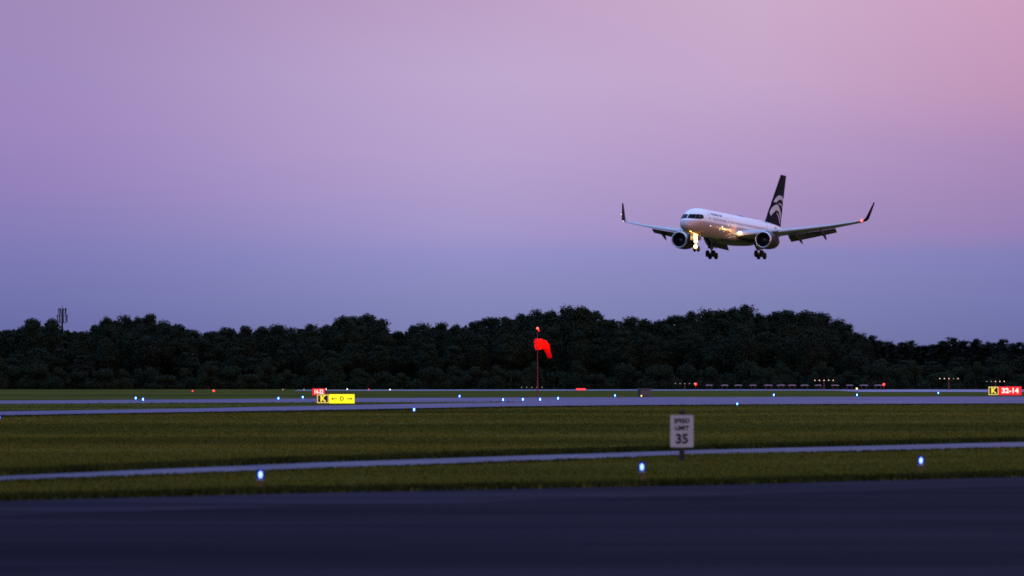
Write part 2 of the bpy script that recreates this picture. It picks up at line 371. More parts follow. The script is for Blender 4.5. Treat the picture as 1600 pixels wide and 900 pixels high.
# ------------------------------------------------------------------ trees
def leaf_mesh(name, pts, sizes, mat, outward=None):
    """one small bent leaf spray (two triangles) at every point"""
    n = len(pts); P = np.array(pts); S = np.array(sizes)[:, None]
    a = nr.normal(size=(n, 3)); a /= np.linalg.norm(a, axis=1)[:, None]
    if outward is not None: a = a * .5 + np.array(outward) * .85; a /= np.linalg.norm(a, axis=1)[:, None]
    b = np.cross(a, nr.normal(size=(n, 3))); b /= np.linalg.norm(b, axis=1)[:, None]; c = np.cross(a, b)
    V = np.stack([P - b * S * .5, P + b * S * .5 + a * S * .1, P + c * S * .62 + a * S * nr.uniform(-.1, .3, (n, 1)), P - c * S * .55 - a * S * .15], 1).reshape(-1, 3)
    i = np.arange(n) * 4
    T = np.stack([np.stack([i, i + 1, i + 2], 1), np.stack([i + 1, i, i + 3], 1)], 1).reshape(-1)
    me = bpy.data.meshes.new(name); me.vertices.add(len(V)); me.vertices.foreach_set('co', V.ravel()); me.loops.add(len(T)); me.loops.foreach_set('vertex_index', T)
    me.polygons.add(2 * n); me.polygons.foreach_set('loop_start', np.arange(2 * n) * 3); me.update(); me.validate(); me.materials.append(mat)
    return me
def link(name, me, parent):
    o = bpy.data.objects.new(name, me); C.objects.link(o); o.parent = parent; return o
def broadleaf(seed, H=20.0, W=9.0, base=.1, nclump=46, n=9000, mat=None):
    r_ = random.Random(seed); global nr; nr = np.random.default_rng(seed)
    root = empty('woodland_tree'); tr = MB(); top = H * .78
    px = [Vector((r_.uniform(-.25, .25) * i, r_.uniform(-.25, .25) * i, top * i / 5)) for i in range(6)]
    tr.tube(px, [.34, .28, .23, .17, .11, .05], 7)
    cl = []
    for k in range(nclump):
        u = r_.uniform(0, 1); z = H * (base + (1 - base) * (u ** .8)); t = (z / H - base) / (1 - base)
        env = W / 2 * math.sin(math.pi * min(1, .16 + .80 * t)) ** .7
        a = r_.uniform(0, 6.28); q = env * math.sqrt(r_.uniform(.05, .75)); rad = r_.uniform(.7, 1.75) * (1.2 - .45 * t)
        z = min(z, H - rad * .6)
        c = Vector((q * math.cos(a), q * math.sin(a), z)); cl.append((c, rad))
        i = min(4, int(z / H * 5 * .85)); tr.tube([px[i], (px[i] + c) / 2 + Vector((0, 0, -.4)), c], [.11, .08, .03], 5, False)
    cl.append((Vector((r_.uniform(-1, 1), r_.uniform(-1, 1), H - 1.1)), 1.1))
    pts, sz, ow = [], [], []
    wts = np.array([c[1] ** 2 for c in cl]); wts = wts / wts.sum(); mid = np.array((0, 0, H * (base + .5 * (1 - base)))); ax = np.array((W / 2, W / 2, H * (1 - base) / 2))
    for (c, rad), wt in zip(cl, wts):
        per = int(n * .7 * wt) + 20
        d = nr.normal(size=(per, 3)); d /= np.linalg.norm(d, axis=1)[:, None]
        q = rad * nr.uniform(.05, 1, (per, 1)) ** .5 * nr.uniform(.75, 1.4, (per, 1))
        p = np.array(c) + d * q; pts.append(p); sz += list(nr.uniform(.22, .5, per))
        o = (p - mid) / ax; o /= np.linalg.norm(o, axis=1)[:, None] + .01; ow.append(d * .6 + o * .6)
    # loose twigs and leaf sprays filling the dome between the clumps
    m = int(n * .3); d = nr.normal(size=(m, 3)); d /= np.linalg.norm(d, axis=1)[:, None]
    q = nr.uniform(.45, 1.0, (m, 1)); p = mid + d * q * ax * np.array([.9, .9, .94]); pts.append(p); sz += list(nr.uniform(.25, .5, m)); ow.append(d)
    link('crown', leaf_mesh('crown', np.concatenate(pts), sz, mat or m_leaf, np.concatenate(ow)), root)
    tr.build('trunk', m_bark, root)
    return root
def pine(seed, H=18.0, W=6.5, n=4600):
    r_ = random.Random(seed); global nr; nr = np.random.default_rng(seed)
    root = empty('pine_tree'); tr = MB(); tr.tube([(0, 0, 0), (.1, 0, H * .5), (.15, .1, H * .97)], [.26, .17, .04], 7)
    pts, sz, ow = [], [], []
    nb = 46
    for k in range(nb):
        z = H * (.25 + .75 * (k / nb) ** .9); t = z / H; L = W / 2 * (1.25 - t) * r_.uniform(.55, 1.25) + .35; a = r_.uniform(0, 6.28); lift = r_.uniform(.05, .5) * L
        e = Vector((L * math.cos(a), L * math.sin(a), z + lift)); s0 = Vector((.1, 0, z)); tr.tube([s0, (s0 + e) / 2 + Vector((0, 0, -.12 * L)), e], [.06, .045, .02], 4, False)
        for j in range(n // nb):
            u = r_.uniform(.25, 1.05); p = s0.lerp(e, u) + Vector((r_.gauss(0, .3), r_.gauss(0, .3), r_.gauss(0, .28))); pts.append(p); sz.append(r_.uniform(.2, .42)); ow.append((0.2 * math.cos(a), .2 * math.sin(a), .9))
    for j in range(60):
        pts.append(Vector((.15 + r_.gauss(0, .15), r_.gauss(0, .15), H * r_.uniform(.9, 1.0)))); sz.append(.35); ow.append((0, 0, 1))
    link('crown', leaf_mesh('crown', [tuple(p) for p in pts], sz, m_needle, ow), root); tr.build('trunk', m_bark, root)
    return root
def bush(seed, n=6000):
    r_ = random.Random(seed); global nr; nr = np.random.default_rng(seed)
    root = empty('woodland_bush'); tr = MB(); pts, sz, ow = [], [], []
    for k in range(15):
        c = Vector((r_.uniform(-2.8, 2.8), r_.uniform(-1.6, 1.6), 0)); c.z = max(.7, (3.9 - .42 * c.x ** 2) * (1 if k < 7 else r_.uniform(.15, .55)) + r_.uniform(-1.0, .3)); rad = r_.uniform(.9, 1.5)
        tr.tube([(c.x * .15, c.y * .15, 0), (c.x * .5, c.y * .5, c.z * .5), c], [.09, .06, .02], 5, False)
        m = n // 15; d = nr.normal(size=(m, 3)); d /= np.linalg.norm(d, axis=1)[:, None]; q = rad * nr.uniform(.35, 1, (m, 1)) ** .4 * nr.uniform(.88, 1.12, (m, 1))
        p = np.array(c) + d * q; p[:, 2] = np.maximum(p[:, 2], .1); pts.append(p); sz += list(nr.uniform(.18, .36, m)); ow.append(d)
    link('crown', leaf_mesh('crown', np.concatenate(pts), sz, m_leaf_b, np.concatenate(ow)), root); tr.build('stem', m_bark, root)
    return root

broad = [broadleaf(s, 20, w, b) for s, w, b in ((11, 9.5, .2), (12, 8.2, .25), (13, 10.5, .22), (14, 7.6, .2), (15, 9.0, .3), (16, 11, .24))]
pines = [pine(s) for s in (31, 32, 33)]
bushes = [bush(s) for s in (41, 42, 43, 44)]
used = set()
def place(protos, k, p, sx, sy, sz, rz):
    pr = protos[k % len(protos)]
    o = pr if pr.name not in used else copy_tree(pr)
    used.add(pr.name); o.location = p; o.scale = (sx, sy, sz); o.rotation_euler = (0, 0, rz)
    return o
LAND = [(97, 'the antenna mast'), (318, 'the pair of small red lamps'), (524, 'the yellow K sign'), (647, 'the lone blue lamp on grass'), (840, 'the red windsock'), (1007, 'the grey cabinet'),
        (1087, 'the first red beacon'), (1209, 'the blue lamp under the airliner tail'), (1288, 'the nearer five-lamp bar'), (1381, 'the far red beacon'), (1482, 'the taller five-lamp bar'), (1570, 'the red 32-14 sign')]
ORD = ['first', 'second', 'third', 'fourth', 'fifth', 'sixth', 'seventh', 'eighth']
count = {}
def wood_label(px, what):
    cx, nm = min(LAND, key=lambda l: abs(l[0] - px)); side = 'left' if px < cx else 'right'
    return (cx, nm, side, what)
pending = []
def tree_row(items, row):
    for px, o, kind in items: pending.append((row, px, o, kind))
# skyline: crown tops read off the photograph
SKY = [(-18, 519), (12, 517), (48, 499), (80, 499), (128, 519), (152, 508), (166, 497), (192, 494), (215, 497), (234, 493), (258, 502), (280, 508), (300, 517), (328, 519), (356, 513), (384, 511), (412, 511), (434, 509), (458, 513),
       (484, 507), (512, 509), (538, 495), (558, 496), (576, 492), (596, 499), (622, 519), (644, 510), (664, 506), (690, 506), (714, 509), (742, 503), (766, 498), (790, 496), (814, 491), (836, 485), (862, 488), (886, 479),
       (908, 480), (934, 488), (958, 500), (986, 497), (1008, 499), (1032, 502), (1056, 495), (1080, 487), (1104, 484), (1124, 487), (1146, 482), (1164, 477), (1186, 491), (1212, 489), (1232, 487), (1262, 487), (1284, 491), (1304, 500), (1322, 508), (1344, 521)]
items = []
for i, (px, py) in enumerate(SKY):
    D = 1120 + rnd.uniform(-14, 22); p = at(px, 600, D); h = at(px, py, D).z
    o = place(broad, rnd.randrange(6), (p.x, D, 0), rnd.choice((.72, .85, .95, 1.1, 1.3, 1.5)) * rnd.uniform(.92, 1.08), rnd.uniform(.8, 1.05), h / 20, rnd.uniform(0, 6.28)); items.append((px, o, 'tree'))
for i, (px, py) in enumerate([(1362, 526), (1386, 534), (1405, 536), (1424, 534), (1446, 541), (1468, 534), (1488, 529), (1508, 533), (1526, 531), (1548, 536), (1568, 531), (1590, 536), (1614, 537), (1374, 533), (1396, 538), (1415, 538), (1436, 541), (1457, 540), (1478, 535), (1498, 535), (1518, 536), (1537, 538), (1558, 537), (1579, 538), (1603, 540)]):
    D = 1120 + rnd.uniform(-10, 18); p = at(px, 600, D); h = at(px, py, D).z
    o = place(pines, i, (p.x, D, 0), rnd.uniform(1.0, 1.35), 1.0, h / 18, rnd.uniform(0, 6.28)); items.append((px, o, 'pine'))
tree_row(items, 'sky')
items = []
px = -10
while px < 1620:
    sk = min(SKY + [(1480, 533), (1420, 536), (1580, 533)], key=lambda s: abs(s[0] - px))[1]
    D = 1098 + rnd.uniform(-6, 10); h = at(px, sk + rnd.uniform(20, 46), D).z; p = at(px, 600, D)
    o = place(broad, rnd.randrange(6), (p.x, D, 0), rnd.uniform(.8, 1.1), rnd.uniform(.8, 1), h / 20, rnd.uniform(0, 6.28)); items.append((px, o, 'tree'))
    px += rnd.uniform(30, 44)
tree_row(items, 'mid')
items = []
px = -6
while px < 1612:
    D = 1078 + rnd.uniform(-6, 8); h = at(px, rnd.uniform(556, 582), D).z; p = at(px, 600, D); s = h / 5.2
    o = place(bushes, rnd.randrange(4), (p.x, D, 0), rnd.uniform(1.0, 1.5), 1.0, s, rnd.uniform(-.5, .5)); items.append((px, o, 'bush'))
    px += rnd.uniform(26, 42)
tree_row(items, 'low')
groups = {}
for row, px, o, kind in pending:
    cx, nm = min(LAND, key=lambda l: abs(l[0] - px)); side = 'left' if px < cx else 'right'
    groups.setdefault((row, kind, nm, side), []).append((abs(px - cx), o))
for (row, kind, nm, side), lst in groups.items():
    lst.sort(key=lambda q: q[0])
    for i, (d, o) in enumerate(lst):
        if row == 'sky' and kind == 'tree': s = f'round skyline tree, {ORD[i]} {side} of {nm}'; g, c = 'trees on the skyline of the wood', 'tree'
        elif row == 'sky': s = f'spiky skyline pine, {ORD[i]} {side} of {nm}'; g, c = 'pines on the skyline of the wood', 'pine tree'
        elif row == 'mid': s = f'shorter mid-wood tree, {ORD[i]} {side} of {nm}'; g, c = 'shorter trees in front of the skyline trees', 'tree'
        else: s = f'low wood-edge bush, {ORD[i]} {side} of {nm}'; g, c = 'bushes along the foot of the wood', 'bush'
        tag(o, s, c, g)
# deeper wood behind, one unreadable mass
nr = np.random.default_rng(99)
pts, sz = [], []
for px in np.arange(-60, 1665, 5.0):
    sk = np.interp(px, [s[0] for s in SKY] + [1400, 1480, 1600], [s[1] for s in SKY] + [537, 535, 538])
    D = 1150 + nr.uniform(0, 20); top = at(px, sk + 12 + 6 * math.sin(px * .21), D).z; p = at(px, 600, D)
    m = 190; zz = nr.uniform(0, 1, m) ** .8 * top
    pts.append(np.stack([p.x + nr.normal(0, .9, m), D + nr.normal(0, 1.5, m), zz], 1)); sz += list(nr.uniform(.9, 1.7, m))
me = leaf_mesh('woodland', np.concatenate(pts), sz, m_leaf)
wd = bpy.data.objects.new('woodland', me); C.objects.link(wd); tag(wd, 'dark mass of the deeper wood behind the skyline trees', 'woodland', kind='stuff')

# ------------------------------------------------------------------ antenna mast
D = 1210; b = at(97, 600, D); zt = at(97, 479, D).z; z2 = at(97, 490, D).z; z3 = at(97, 501, D).z
mast = empty('antenna_mast', (b.x, D, 0), 0, 'tall slim mast with two rings of antennas above the wood', 'antenna mast')
MB().tube([(0, 0, 0), (0, 0, zt - 1)], [.45, .22], 10).build('pole', m_post, mast)
MB().tube([(0, 0, zt - 1), (0, 0, zt + .35)], .06, 6).build('lightning_rod', m_post, mast)
for zc, rad, hh, n in ((zt - 1.2, 1.0, 1.5, 9), ((z2 + z3) / 2 - .35, 1.3, 2.3, 9)):
    mb = MB(); pl = [(rad * math.cos(2 * math.pi * k / 24), rad * math.sin(2 * math.pi * k / 24), zc - hh / 2) for k in range(25)]
    mb.tube(pl, .09, 5); mb.tube([(q[0], q[1], zc + hh * .3) for q in pl], .05, 5)
    for k in range(3): a = k * 2.094; mb.tube([(0, 0, zc - hh / 2), (rad * math.cos(a), rad * math.sin(a), zc - hh / 2)], .07, 5)
    mb.build('antenna_frame', m_post, mast)
    for k in range(n):
        a = k * 2 * math.pi / n + .2; q = MB(); q.box((0, 0, 0), (.12, .20, hh * rnd.uniform(.8, 1.0)), bev=.03)
        o = q.build('antenna_panel', m_post, mast); o.location = ((rad + .1) * math.cos(a), (rad + .1) * math.sin(a), zc + .1); o.rotation_euler = (0, .02, a)

# ------------------------------------------------------------------ windsock
b = ground(840, 620); D = b.y; k = D / F
ws = empty('windsock', b, 0, 'glowing red windsock drooping from a thin pole with a red lamp on top', 'windsock')
zl = lambda py: at(838, py, D).z
MB().tube([(0, 0, 0), (0, 0, 2.1)], .085, 10).tube([(0, 0, 2.1), (-.02, 0, zl(517))], [.055, .035], 8).build('pole', m_redpaint, ws)
MB().box((0, 0, .06), (.6, .6, .12), bev=.02).build('base', m_cab, ws)
zc = zl(538)
sk = MB(); path = [(-.22, -.85, zc - .02, .70), (.0, -.78, zc, .71), (.5, -.72, zc + .03, .62), (.85, -.66, zc - .05, .54), (1.08, -.62, zc - .32, .44), (1.22, -.6, zc - .75, .35), (1.38, -.58, zc - 1.2, .30), (1.55, -.55, zc - 1.72, .235)]
pp = [Vector(p[:3]) for p in path]; rings = []
for i, p in enumerate(pp):
    d = (pp[min(i + 1, len(pp) - 1)] - pp[max(i - 1, 0)]).normalized(); a = d.cross(Vector((0, 1, 0.2))).normalized(); c2 = a.cross(d).normalized()
    rings.append([p + (a * math.cos(t) + c2 * math.sin(t)) * path[i][3] * (1 + (0 if i == 0 else .022 * math.sin(7 * t + i * .5) * min(1, i / 4))) for t in [2 * math.pi * j / 24 for j in range(24)]])
sk.loft(rings, cap=False).build('sock', m_sock, ws)
MB().tube([rings[0][j % 24] for j in range(25)], .03, 6).tube([(0, 0, zc + .3), (.0, -.2, zc + .3)], .04, 6).tube([(0, 0, zc - .3), (.0, -.2, zc - .3)], .04, 6).build('hoop', m_redpaint, ws)
l = bpy.data.lights.new('windsock_light', 'POINT'); l.energy = 40; l.color = (1, .25, .15); l.shadow_soft_size = .1; l.specular_factor = 0
lo = bpy.data.objects.new('windsock_light', l); C.objects.link(lo); lo.location = b + Vector((.35, -.74, zc))
MB().ball((0, -.02, zl(513)), .15, 10).build('lamp', m_lred_core, ws)
MB().ball((.17, -.02, zl(516.6)), .09, 8).build('lamp', m_lred, ws)

# ------------------------------------------------------------------ blue taxiway lamps
def blue_lamp(core, low=0.0, glass=None):
    r_ = empty('taxiway_lamp')
    MB().lathe([(.075, 0), (.075, .015), (.03, .03)], n=12).build('base', m_gal, r_)
    MB().tube([(0, 0, .02), (0, 0, .20)], .026, 10).build('stem', m_orange, r_)
    MB().lathe([(.028, .19), (.058, .205), (.058, .235), (.05, .24)], n=12).build('collar', m_gal, r_)
    MB().lathe([(.052, .236), (.064, .27), (.066, .32), (.055, .375), (.03, .405), (.001, .412)], n=16).build('lens', glass or m_blueglobe, r_)
    MB().lathe([(.001, .256), (.022, .266), (.030, .295), (.030, .335), (.021, .362), (.001, .374)], n=12).build('bulb', core, r_)
    if low:
        for c in r_.children:
            if c.name.split('.')[0] not in ('base', 'stem'): c.location.z = -low
            elif c.name.startswith('stem'): c.scale.z = (.20 - low) / .20
    return r_
bl0 = blue_lamp(m_bluecore_near); first = [True]
def blue(px, py, label, s=1.0, lens=.31, gr='blue taxiway edge lamps'):
    # py is where the lens shows: the base stands on the ground below it
    o = bl0 if first[0] else copy_tree(bl0); first[0] = False
    d = ray(px, py); t = (lens * s - EYE) / d.z
    o.location = (d.x * t, d.y * t, 0); o.scale = (s, s, s); tag(o, label, 'airfield lamp', gr); return o
blue(407, 742, 'large near blue lamp on an orange stem, just below the service road edge')
blue(1003, 730, 'large near blue lamp on the grass beside the speed limit sign')
blue(1439, 720, 'large near whitish blue lamp alone on the grass near the right edge')
bl0 = blue_lamp(m_bluecore, .14, m_blueglobe_far); first = [True]
S2 = 1.55
for px, py, lb in [(212, 622, 'left of two close blue lamps at the far pavement edge, nearest the left'), (223.5, 624, 'right and lower of two close blue lamps near the left'),
                   (435, 622.5, 'blue lamp left of the red sign, second lamp from it'), (473, 620.5, 'small blue lamp just left of the two signs'), (647, 640, 'lone blue lamp on the grass just before the far pavement'),
                   (718, 619, 'small blue lamp beyond the pavement between yellow sign and windsock'), (786, 624.5, 'blue lamp on the pavement left of the windsock pole, second from it'), (817, 624, 'blue lamp immediately left of the windsock pole'),
                   (844, 624, 'bright blue lamp at the foot of the windsock pole'), (872, 622.5, 'blue lamp immediately right of the windsock pole'), (961, 618, 'blue lamp left of the grey cabinet'),
                   (1152, 631, 'tiny blue lamp at the near pavement edge right of the speed limit sign'), (1209, 617, 'blue lamp standing alone under the airliner tail'), (1339, 617, 'blue lamp directly below the amber lamp'), (1466, 614, 'bright blue lamp left of the red 32-14 sign'),
                   (-2.2, 652, 'blue lamp cut by the left edge of the picture')]:
    blue(px, py, lb, S2 * ({1152: .7, 647: .8, -2.2: .8}.get(px, 1.0)), lens=.17)

# ------------------------------------------------------------------ airfield signs
def sign_box(name, px0, px1, pyt, pyb, pyg, rz, label):
    g = ground((px0 + px1) / 2, pyg); D = g.y; W = (px1 - px0) / F * D / math.cos(rz); z0 = at(800, pyb, D).z; z1 = at(800, pyt, D).z
    r_ = empty(name, g, rz, label, 'airfield sign')
    return r_, W, z0, z1, (z0 + z1) / 2, z1 - z0
# yellow K / D sign
r_, W, z0, z1, zc, h = sign_box('taxiway_sign', 495, 554, 616, 630.2, 632.3, R(4), 'long yellow taxiway sign reading K and D with two arrows')
MB().box((0, .13, zc), (W + .05, .24, h + .05), bev=.03).build('housing', m_black, r_)
wk = W * .325
MB().box((-W / 2 + wk / 2, -.012, zc), (wk, .02, h)).build('location_panel', m_sblk, r_)
MB().box((-W / 2 + wk + (W - wk) / 2, -.012, zc), (W - wk - .02, .02, h)).build('direction_panel', m_syel, r_)
mb = MB(); bw = .075; x0, x1 = -W / 2 + .02, -W / 2 + wk - .02
mb.box(((x0 + x1) / 2, -.03, z0 + bw / 2 + .02), (x1 - x0, .012, bw)); mb.box(((x0 + x1) / 2, -.03, z1 - bw / 2 - .02), (x1 - x0, .012, bw))
mb.box((x0 + bw / 2, -.03, zc), (bw, .012, h - 2 * bw - .04)); mb.box((x1 - bw / 2, -.03, zc), (bw, .012, h - 2 * bw - .04)); mb.build('border', m_sbrd, r_)
text('K', h * .92, m_slet, r_, (-W / 2 + wk / 2, -.03, zc), bold=.025)
xd = -W / 2 + wk + (W - wk) / 2
text('D', h * .62, m_ink, r_, (xd, -.03, zc), bold=.014)
for s in (-1, 1):
    mb = MB(); q = xd + s * .62; mb.box((q - s * .04, -.03, zc), (.36, .01, .07))
    mb.add([(q + s * .28, -.033, zc), (q + s * .10, -.033, zc + .10), (q + s * .10, -.033, zc - .10)], [(0, 1, 2)]); mb.build('arrow', m_ink, r_)
for s in (-.85, 0, .85): MB().tube([(s * W / 2, .13, 0), (s * W / 2, .13, z0)], .04, 8).build('leg', m_gal, r_)
# red sign beyond, its dark left end showing
r_, W, z0, z1, zc, h = sign_box('holding_sign', 488, 508, 607, 617.8, 619.0, R(-14), 'small red runway holding sign behind the yellow sign')
MB().box((0, .19, zc), (W + .04, .34, h + .04), bev=.03).build('housing', m_black, r_)
MB().box((0, -.0, zc), (W - .02, .02, h - .02)).build('face', m_sred, r_)
text('14-32', h * .86, m_swht, r_, (0, -.018, zc), bold=.022, sx=.72)
for s in (-.8, .8): MB().tube([(s * W / 2, .19, 0), (s * W / 2, .19, z0)], .04, 8).build('leg', m_gal, r_)
# K 32-14
r_, W, z0, z1, zc, h = sign_box('holding_sign', 1544.5, 1596, 604, 617.3, 619.6, R(-3), 'long sign with yellow K beside white 32-14 on red')
MB().box((0, .15, zc), (W + .06, .28, h + .06), bev=.03).build('housing', m_black, r_)
wk = W * .31
MB().box((-W / 2 + wk / 2, -.005, zc), (wk, .02, h)).build('location_panel', m_sblk, r_)
MB().box((-W / 2 + wk + (W - wk) / 2, -.005, zc), (W - wk - .01, .02, h)).build('runway_panel', m_sred, r_)
mb = MB(); bw = .10; x0, x1 = -W / 2 + .02, -W / 2 + wk - .03
mb.box(((x0 + x1) / 2, -.022, z0 + bw / 2 + .02), (x1 - x0, .012, bw)); mb.box(((x0 + x1) / 2, -.022, z1 - bw / 2 - .02), (x1 - x0, .012, bw))
mb.box((x0 + bw / 2, -.022, zc), (bw, .012, h - 2 * bw - .04)); mb.box((x1 - bw / 2, -.022, zc), (bw, .012, h - 2 * bw - .04)); mb.build('border', m_sbrd, r_)
text('K', h * .90, m_slet, r_, (-W / 2 + wk / 2, -.022, zc), bold=.035)
text('32-14', h * .80, m_swht, r_, (-W / 2 + wk + (W - wk) / 2, -.022, zc), bold=.03, sx=1.08)
for s in (-.85, 0, .85): MB().tube([(s * W / 2, .15, 0), (s * W / 2, .15, z0)], .05, 8).build('leg', m_gal, r_)

# ------------------------------------------------------------------ speed limit sign
g = ground(1065.5, 722); D = g.y
sp = empty('speed_limit_sign', g, R(-2), 'white speed limit 35 sign on a dark post beside the service road', 'road sign')
z0, z1 = at(1065, 699, D).z, at(1065, 648.3, D).z; W = 36.5 / F * D; zc = (z0 + z1) / 2; h = z1 - z0
def rrect(w, hh, rad, y, n=5):
    P = []
    for cx, cz, a0 in ((w / 2 - rad, hh / 2 - rad, 0), (-w / 2 + rad, hh / 2 - rad, 90), (-w / 2 + rad, -hh / 2 + rad, 180), (w / 2 - rad, -hh / 2 + rad, 270)):
        for i in range(n + 1): a = R(a0 + 90 * i / n); P.append(Vector((cx + rad * math.cos(a), y, cz + rad * math.sin(a))))
    return P
mb = MB(); mb.loft([[p + Vector((0, 0, zc)) for p in rrect(W, h, .035, -.070)], [p + Vector((0, 0, zc)) for p in rrect(W, h, .035, -.067)]], smooth=False); mb.build('panel', m_signface, sp, True)
mb = MB(); a = rrect(W - .03, h - .03, .03, -.0725); c2 = rrect(W - .05, h - .05, .022, -.0725)
n = len(a); mb.add([p + Vector((0, 0, zc)) for p in a + c2], [(i, (i + 1) % n, n + (i + 1) % n, n + i) for i in range(n)]); mb.build('border', pbr('faded_sign_border', (.36,.31,.305), .6), sp)
text('SPEED', h * .185, m_letter, sp, (0, -.074, z1 - h * .185), bold=.004, sx=.97)
text('LIMIT', h * .185, m_letter, sp, (0, -.074, z1 - h * .405), bold=.004, sx=1.0)
text('35', h * .40, m_letter, sp, (0, -.074, z0 + h * .255), bold=.009, sx=1.0)
MB().box((0, 0, (z1 + .07) / 2), (.125, .125, z1 + .07), bev=.012).build('post', m_post, sp)
MB().box((0, 0, z1 + .085), (.17, .15, .03), bev=.01).build('post_cap', m_post, sp)
MB().tube([(.02, 0, z1 + .09), (.03, 0, z1 + .22)], [.014, .01], 6).build('marker_rod', m_post, sp)
for zz in (zc - h * .38, zc + h * .38): MB().lathe([(.001, -.0765), (.011, -.0755), (.011, -.071)], (0, 0, zz), 'Y', 8).build('bolt', m_gal, sp)

# ------------------------------------------------------------------ grey cabinet by the taxiway
g = ground(1007, 620.2); D = g.y; k = D / F
cb = empty('equipment_cabinet', g, R(14), 'weathered grey equipment cabinet with a dark left end at the taxiway edge', 'cabinet')
hh = at(1007, 607.5, D).z
MB().box((0, 0, hh / 2 + .03), (1.35, 1.2, hh - .06), bev=.03).build('body', m_cab, cb)
MB().box((0, 0, hh + .02), (1.45, 1.3, .05), bev=.015).build('roof', m_cab, cb)
MB().box((-.70, 0, hh / 2), (.03, 1.1, hh - .2)).build('end_door', m_black, cb)
MB().box((.05, -.612, hh / 2), (1.0, .02, hh - .25)).build('front_panel', m_cab, cb)
MB().box((.42, -.635, hh / 2), (.04, .03, .16), bev=.008).build('handle', m_gal, cb)
MB().ball((-.60, -.72, .14), .07, 8).build('indicator_lamp', m_lamber, cb)

# ------------------------------------------------------------------ far red lamps and bars
def red_lamp(px, py, s, lb, mat, D=880, core=None):
    p = at(px, py, D); o = empty('obstruction_lamp', (p.x, D, 0), 0, lb, 'red lamp', 'red obstruction lamps')
    MB().tube([(0, 0, 0), (0, 0, p.z)], .04, 6).build('post', m_redpaint, o)
    MB().lathe([(.09, p.z - s - .04), (.09, p.z - s * .6)], n=8, cap=True).build('collar', m_gal, o)
    MB().ball((0, 0, p.z), s, 10).build('lamp', mat, o)
    if core: MB().ball((-s * .2, -s * .75, p.z + s * .2), s * .55, 8).build('bulb', core, o)
    return o
red_lamp(301, 611.0, .15, 'fainter left lamp of the pair of small red lamps', m_lred2, 830)
red_lamp(334, 610.8, .22, 'brighter right lamp of the pair of small red lamps', m_lred, 830, m_lred_core)
red_lamp(1087, 600.3, .27, 'bright red beacon at the near end of the aerial row', m_lred, 930, m_lred_core)
red_lamp(1381, 600.8, .27, 'bright red beacon at the far right end of the aerial row', m_lred, 930, m_lred_core)
# red glide slope lamp unit
p = at(907.5, 608.3, 900)
o = empty('approach_slope_unit', (p.x, 900, 0), 0, 'low glowing red light bar on the grass right of the windsock', 'light unit')
MB().box((0, .35, p.z), (2.0, .7, .40), bev=.04).build('housing', m_redpaint, o); MB().box((0, -.01, p.z), (1.9, .02, .30)).build('lamp', m_lred2, o)
for s in (-.7, .7): MB().tube([(s, .3, 0), (s, .3, max(.05, p.z - .2))], .04, 6).build('leg', m_gal, o)
# localizer aerials: a row of pale bars on posts
def aerial():
    o = empty('runway_aerial'); z = 0
    MB().tube([(-.85, 0, 1.12), (-.3, 0, 1.17), (.4, 0, 1.17), (.85, 0, 1.12)], [.06, .10, .10, .06], 8).build('boom', m_aerial, o)
    for s in (-.5, .5): MB().tube([(s, 0, 0), (s, 0, 1.1)], .035, 6).build('post', m_redpaint, o)
    return o
a0 = None
for i, px in enumerate([1108, 1132, 1154, 1177, 1200, 1220, 1237, 1258, 1279, 1304, 1328, 1349, 1372]):
    a0, o = (aerial(),) * 2 if a0 is None else (a0, copy_tree(a0))
    D = 950; p = at(px, 602.2, D); o.location = (p.x, D + rnd.uniform(-2, 2), p.z - 1.14); 
    o.location.z = 0; o.scale = (rnd.uniform(.85, 1.1), 1, p.z / 1.14)
    nth = ['first', 'second', 'third', 'fourth', 'fifth', 'sixth', 'seventh', 'eighth', 'ninth', 'tenth', 'eleventh', 'twelfth', 'thirteenth'][i]
    tag(o, f'pale aerial bar on posts, {nth} right of the first red beacon', 'aerial', 'row of runway aerials between two red beacons')
# approach light bars
def light_bar(px, py, D, pitch, lb, lamps, mat, s=.10, pole=m_redpaint):
    p = at(px, py, D); o = empty('approach_light_bar', (p.x, D, 0), 0, lb, 'light bar', 'approach light bars before the wood')
    w = pitch / F * D
    MB().tube([(0, .1, 0), (0, .1, p.z - .1)], [.11, .07], 8).build('post', pole, o)
    MB().tube([(-2.2 * w, .1, p.z - .12), (2.2 * w, .1, p.z - .12)], .035, 6).build('crossbar', m_post, o)
    for i in range(5):
        if lamps[i]: MB().ball(((i - 2) * w, 0, p.z), s, 8).build('lamp', mat if lamps[i] == 1 else m_lfaint, o)
light_bar(1287.6, 594.3, 980, 7.2, 'bar of five warm lamps on a reddish post above the middle of the aerial row', (1, 1, 1, 1, 1), m_lbar, .085)
light_bar(1482.7, 591.5, 1000, 7.1, 'highest bar of five warm lamps, alone before the pines', (1, 1, 1, 2, 1), m_lbar, .085)
light_bar(1555.5, 596, 1020, 6.8, 'half-lit bar of five lamps directly above the red 32-14 sign', (2, 2, 1, 1, 1), m_lbar, .085)
light_bar(1070, 599.2, 1000, 7.4, 'dim bar of tiny white lamps just left of the first red beacon', (1, 2, 1, 2, 2), m_lfaint, .085)
light_bar(831, 605.2, 1020, 8.0, 'faint low bar of white lamps behind the windsock pole', (2, 1, 1, 2, 1), m_lfaint, .085)
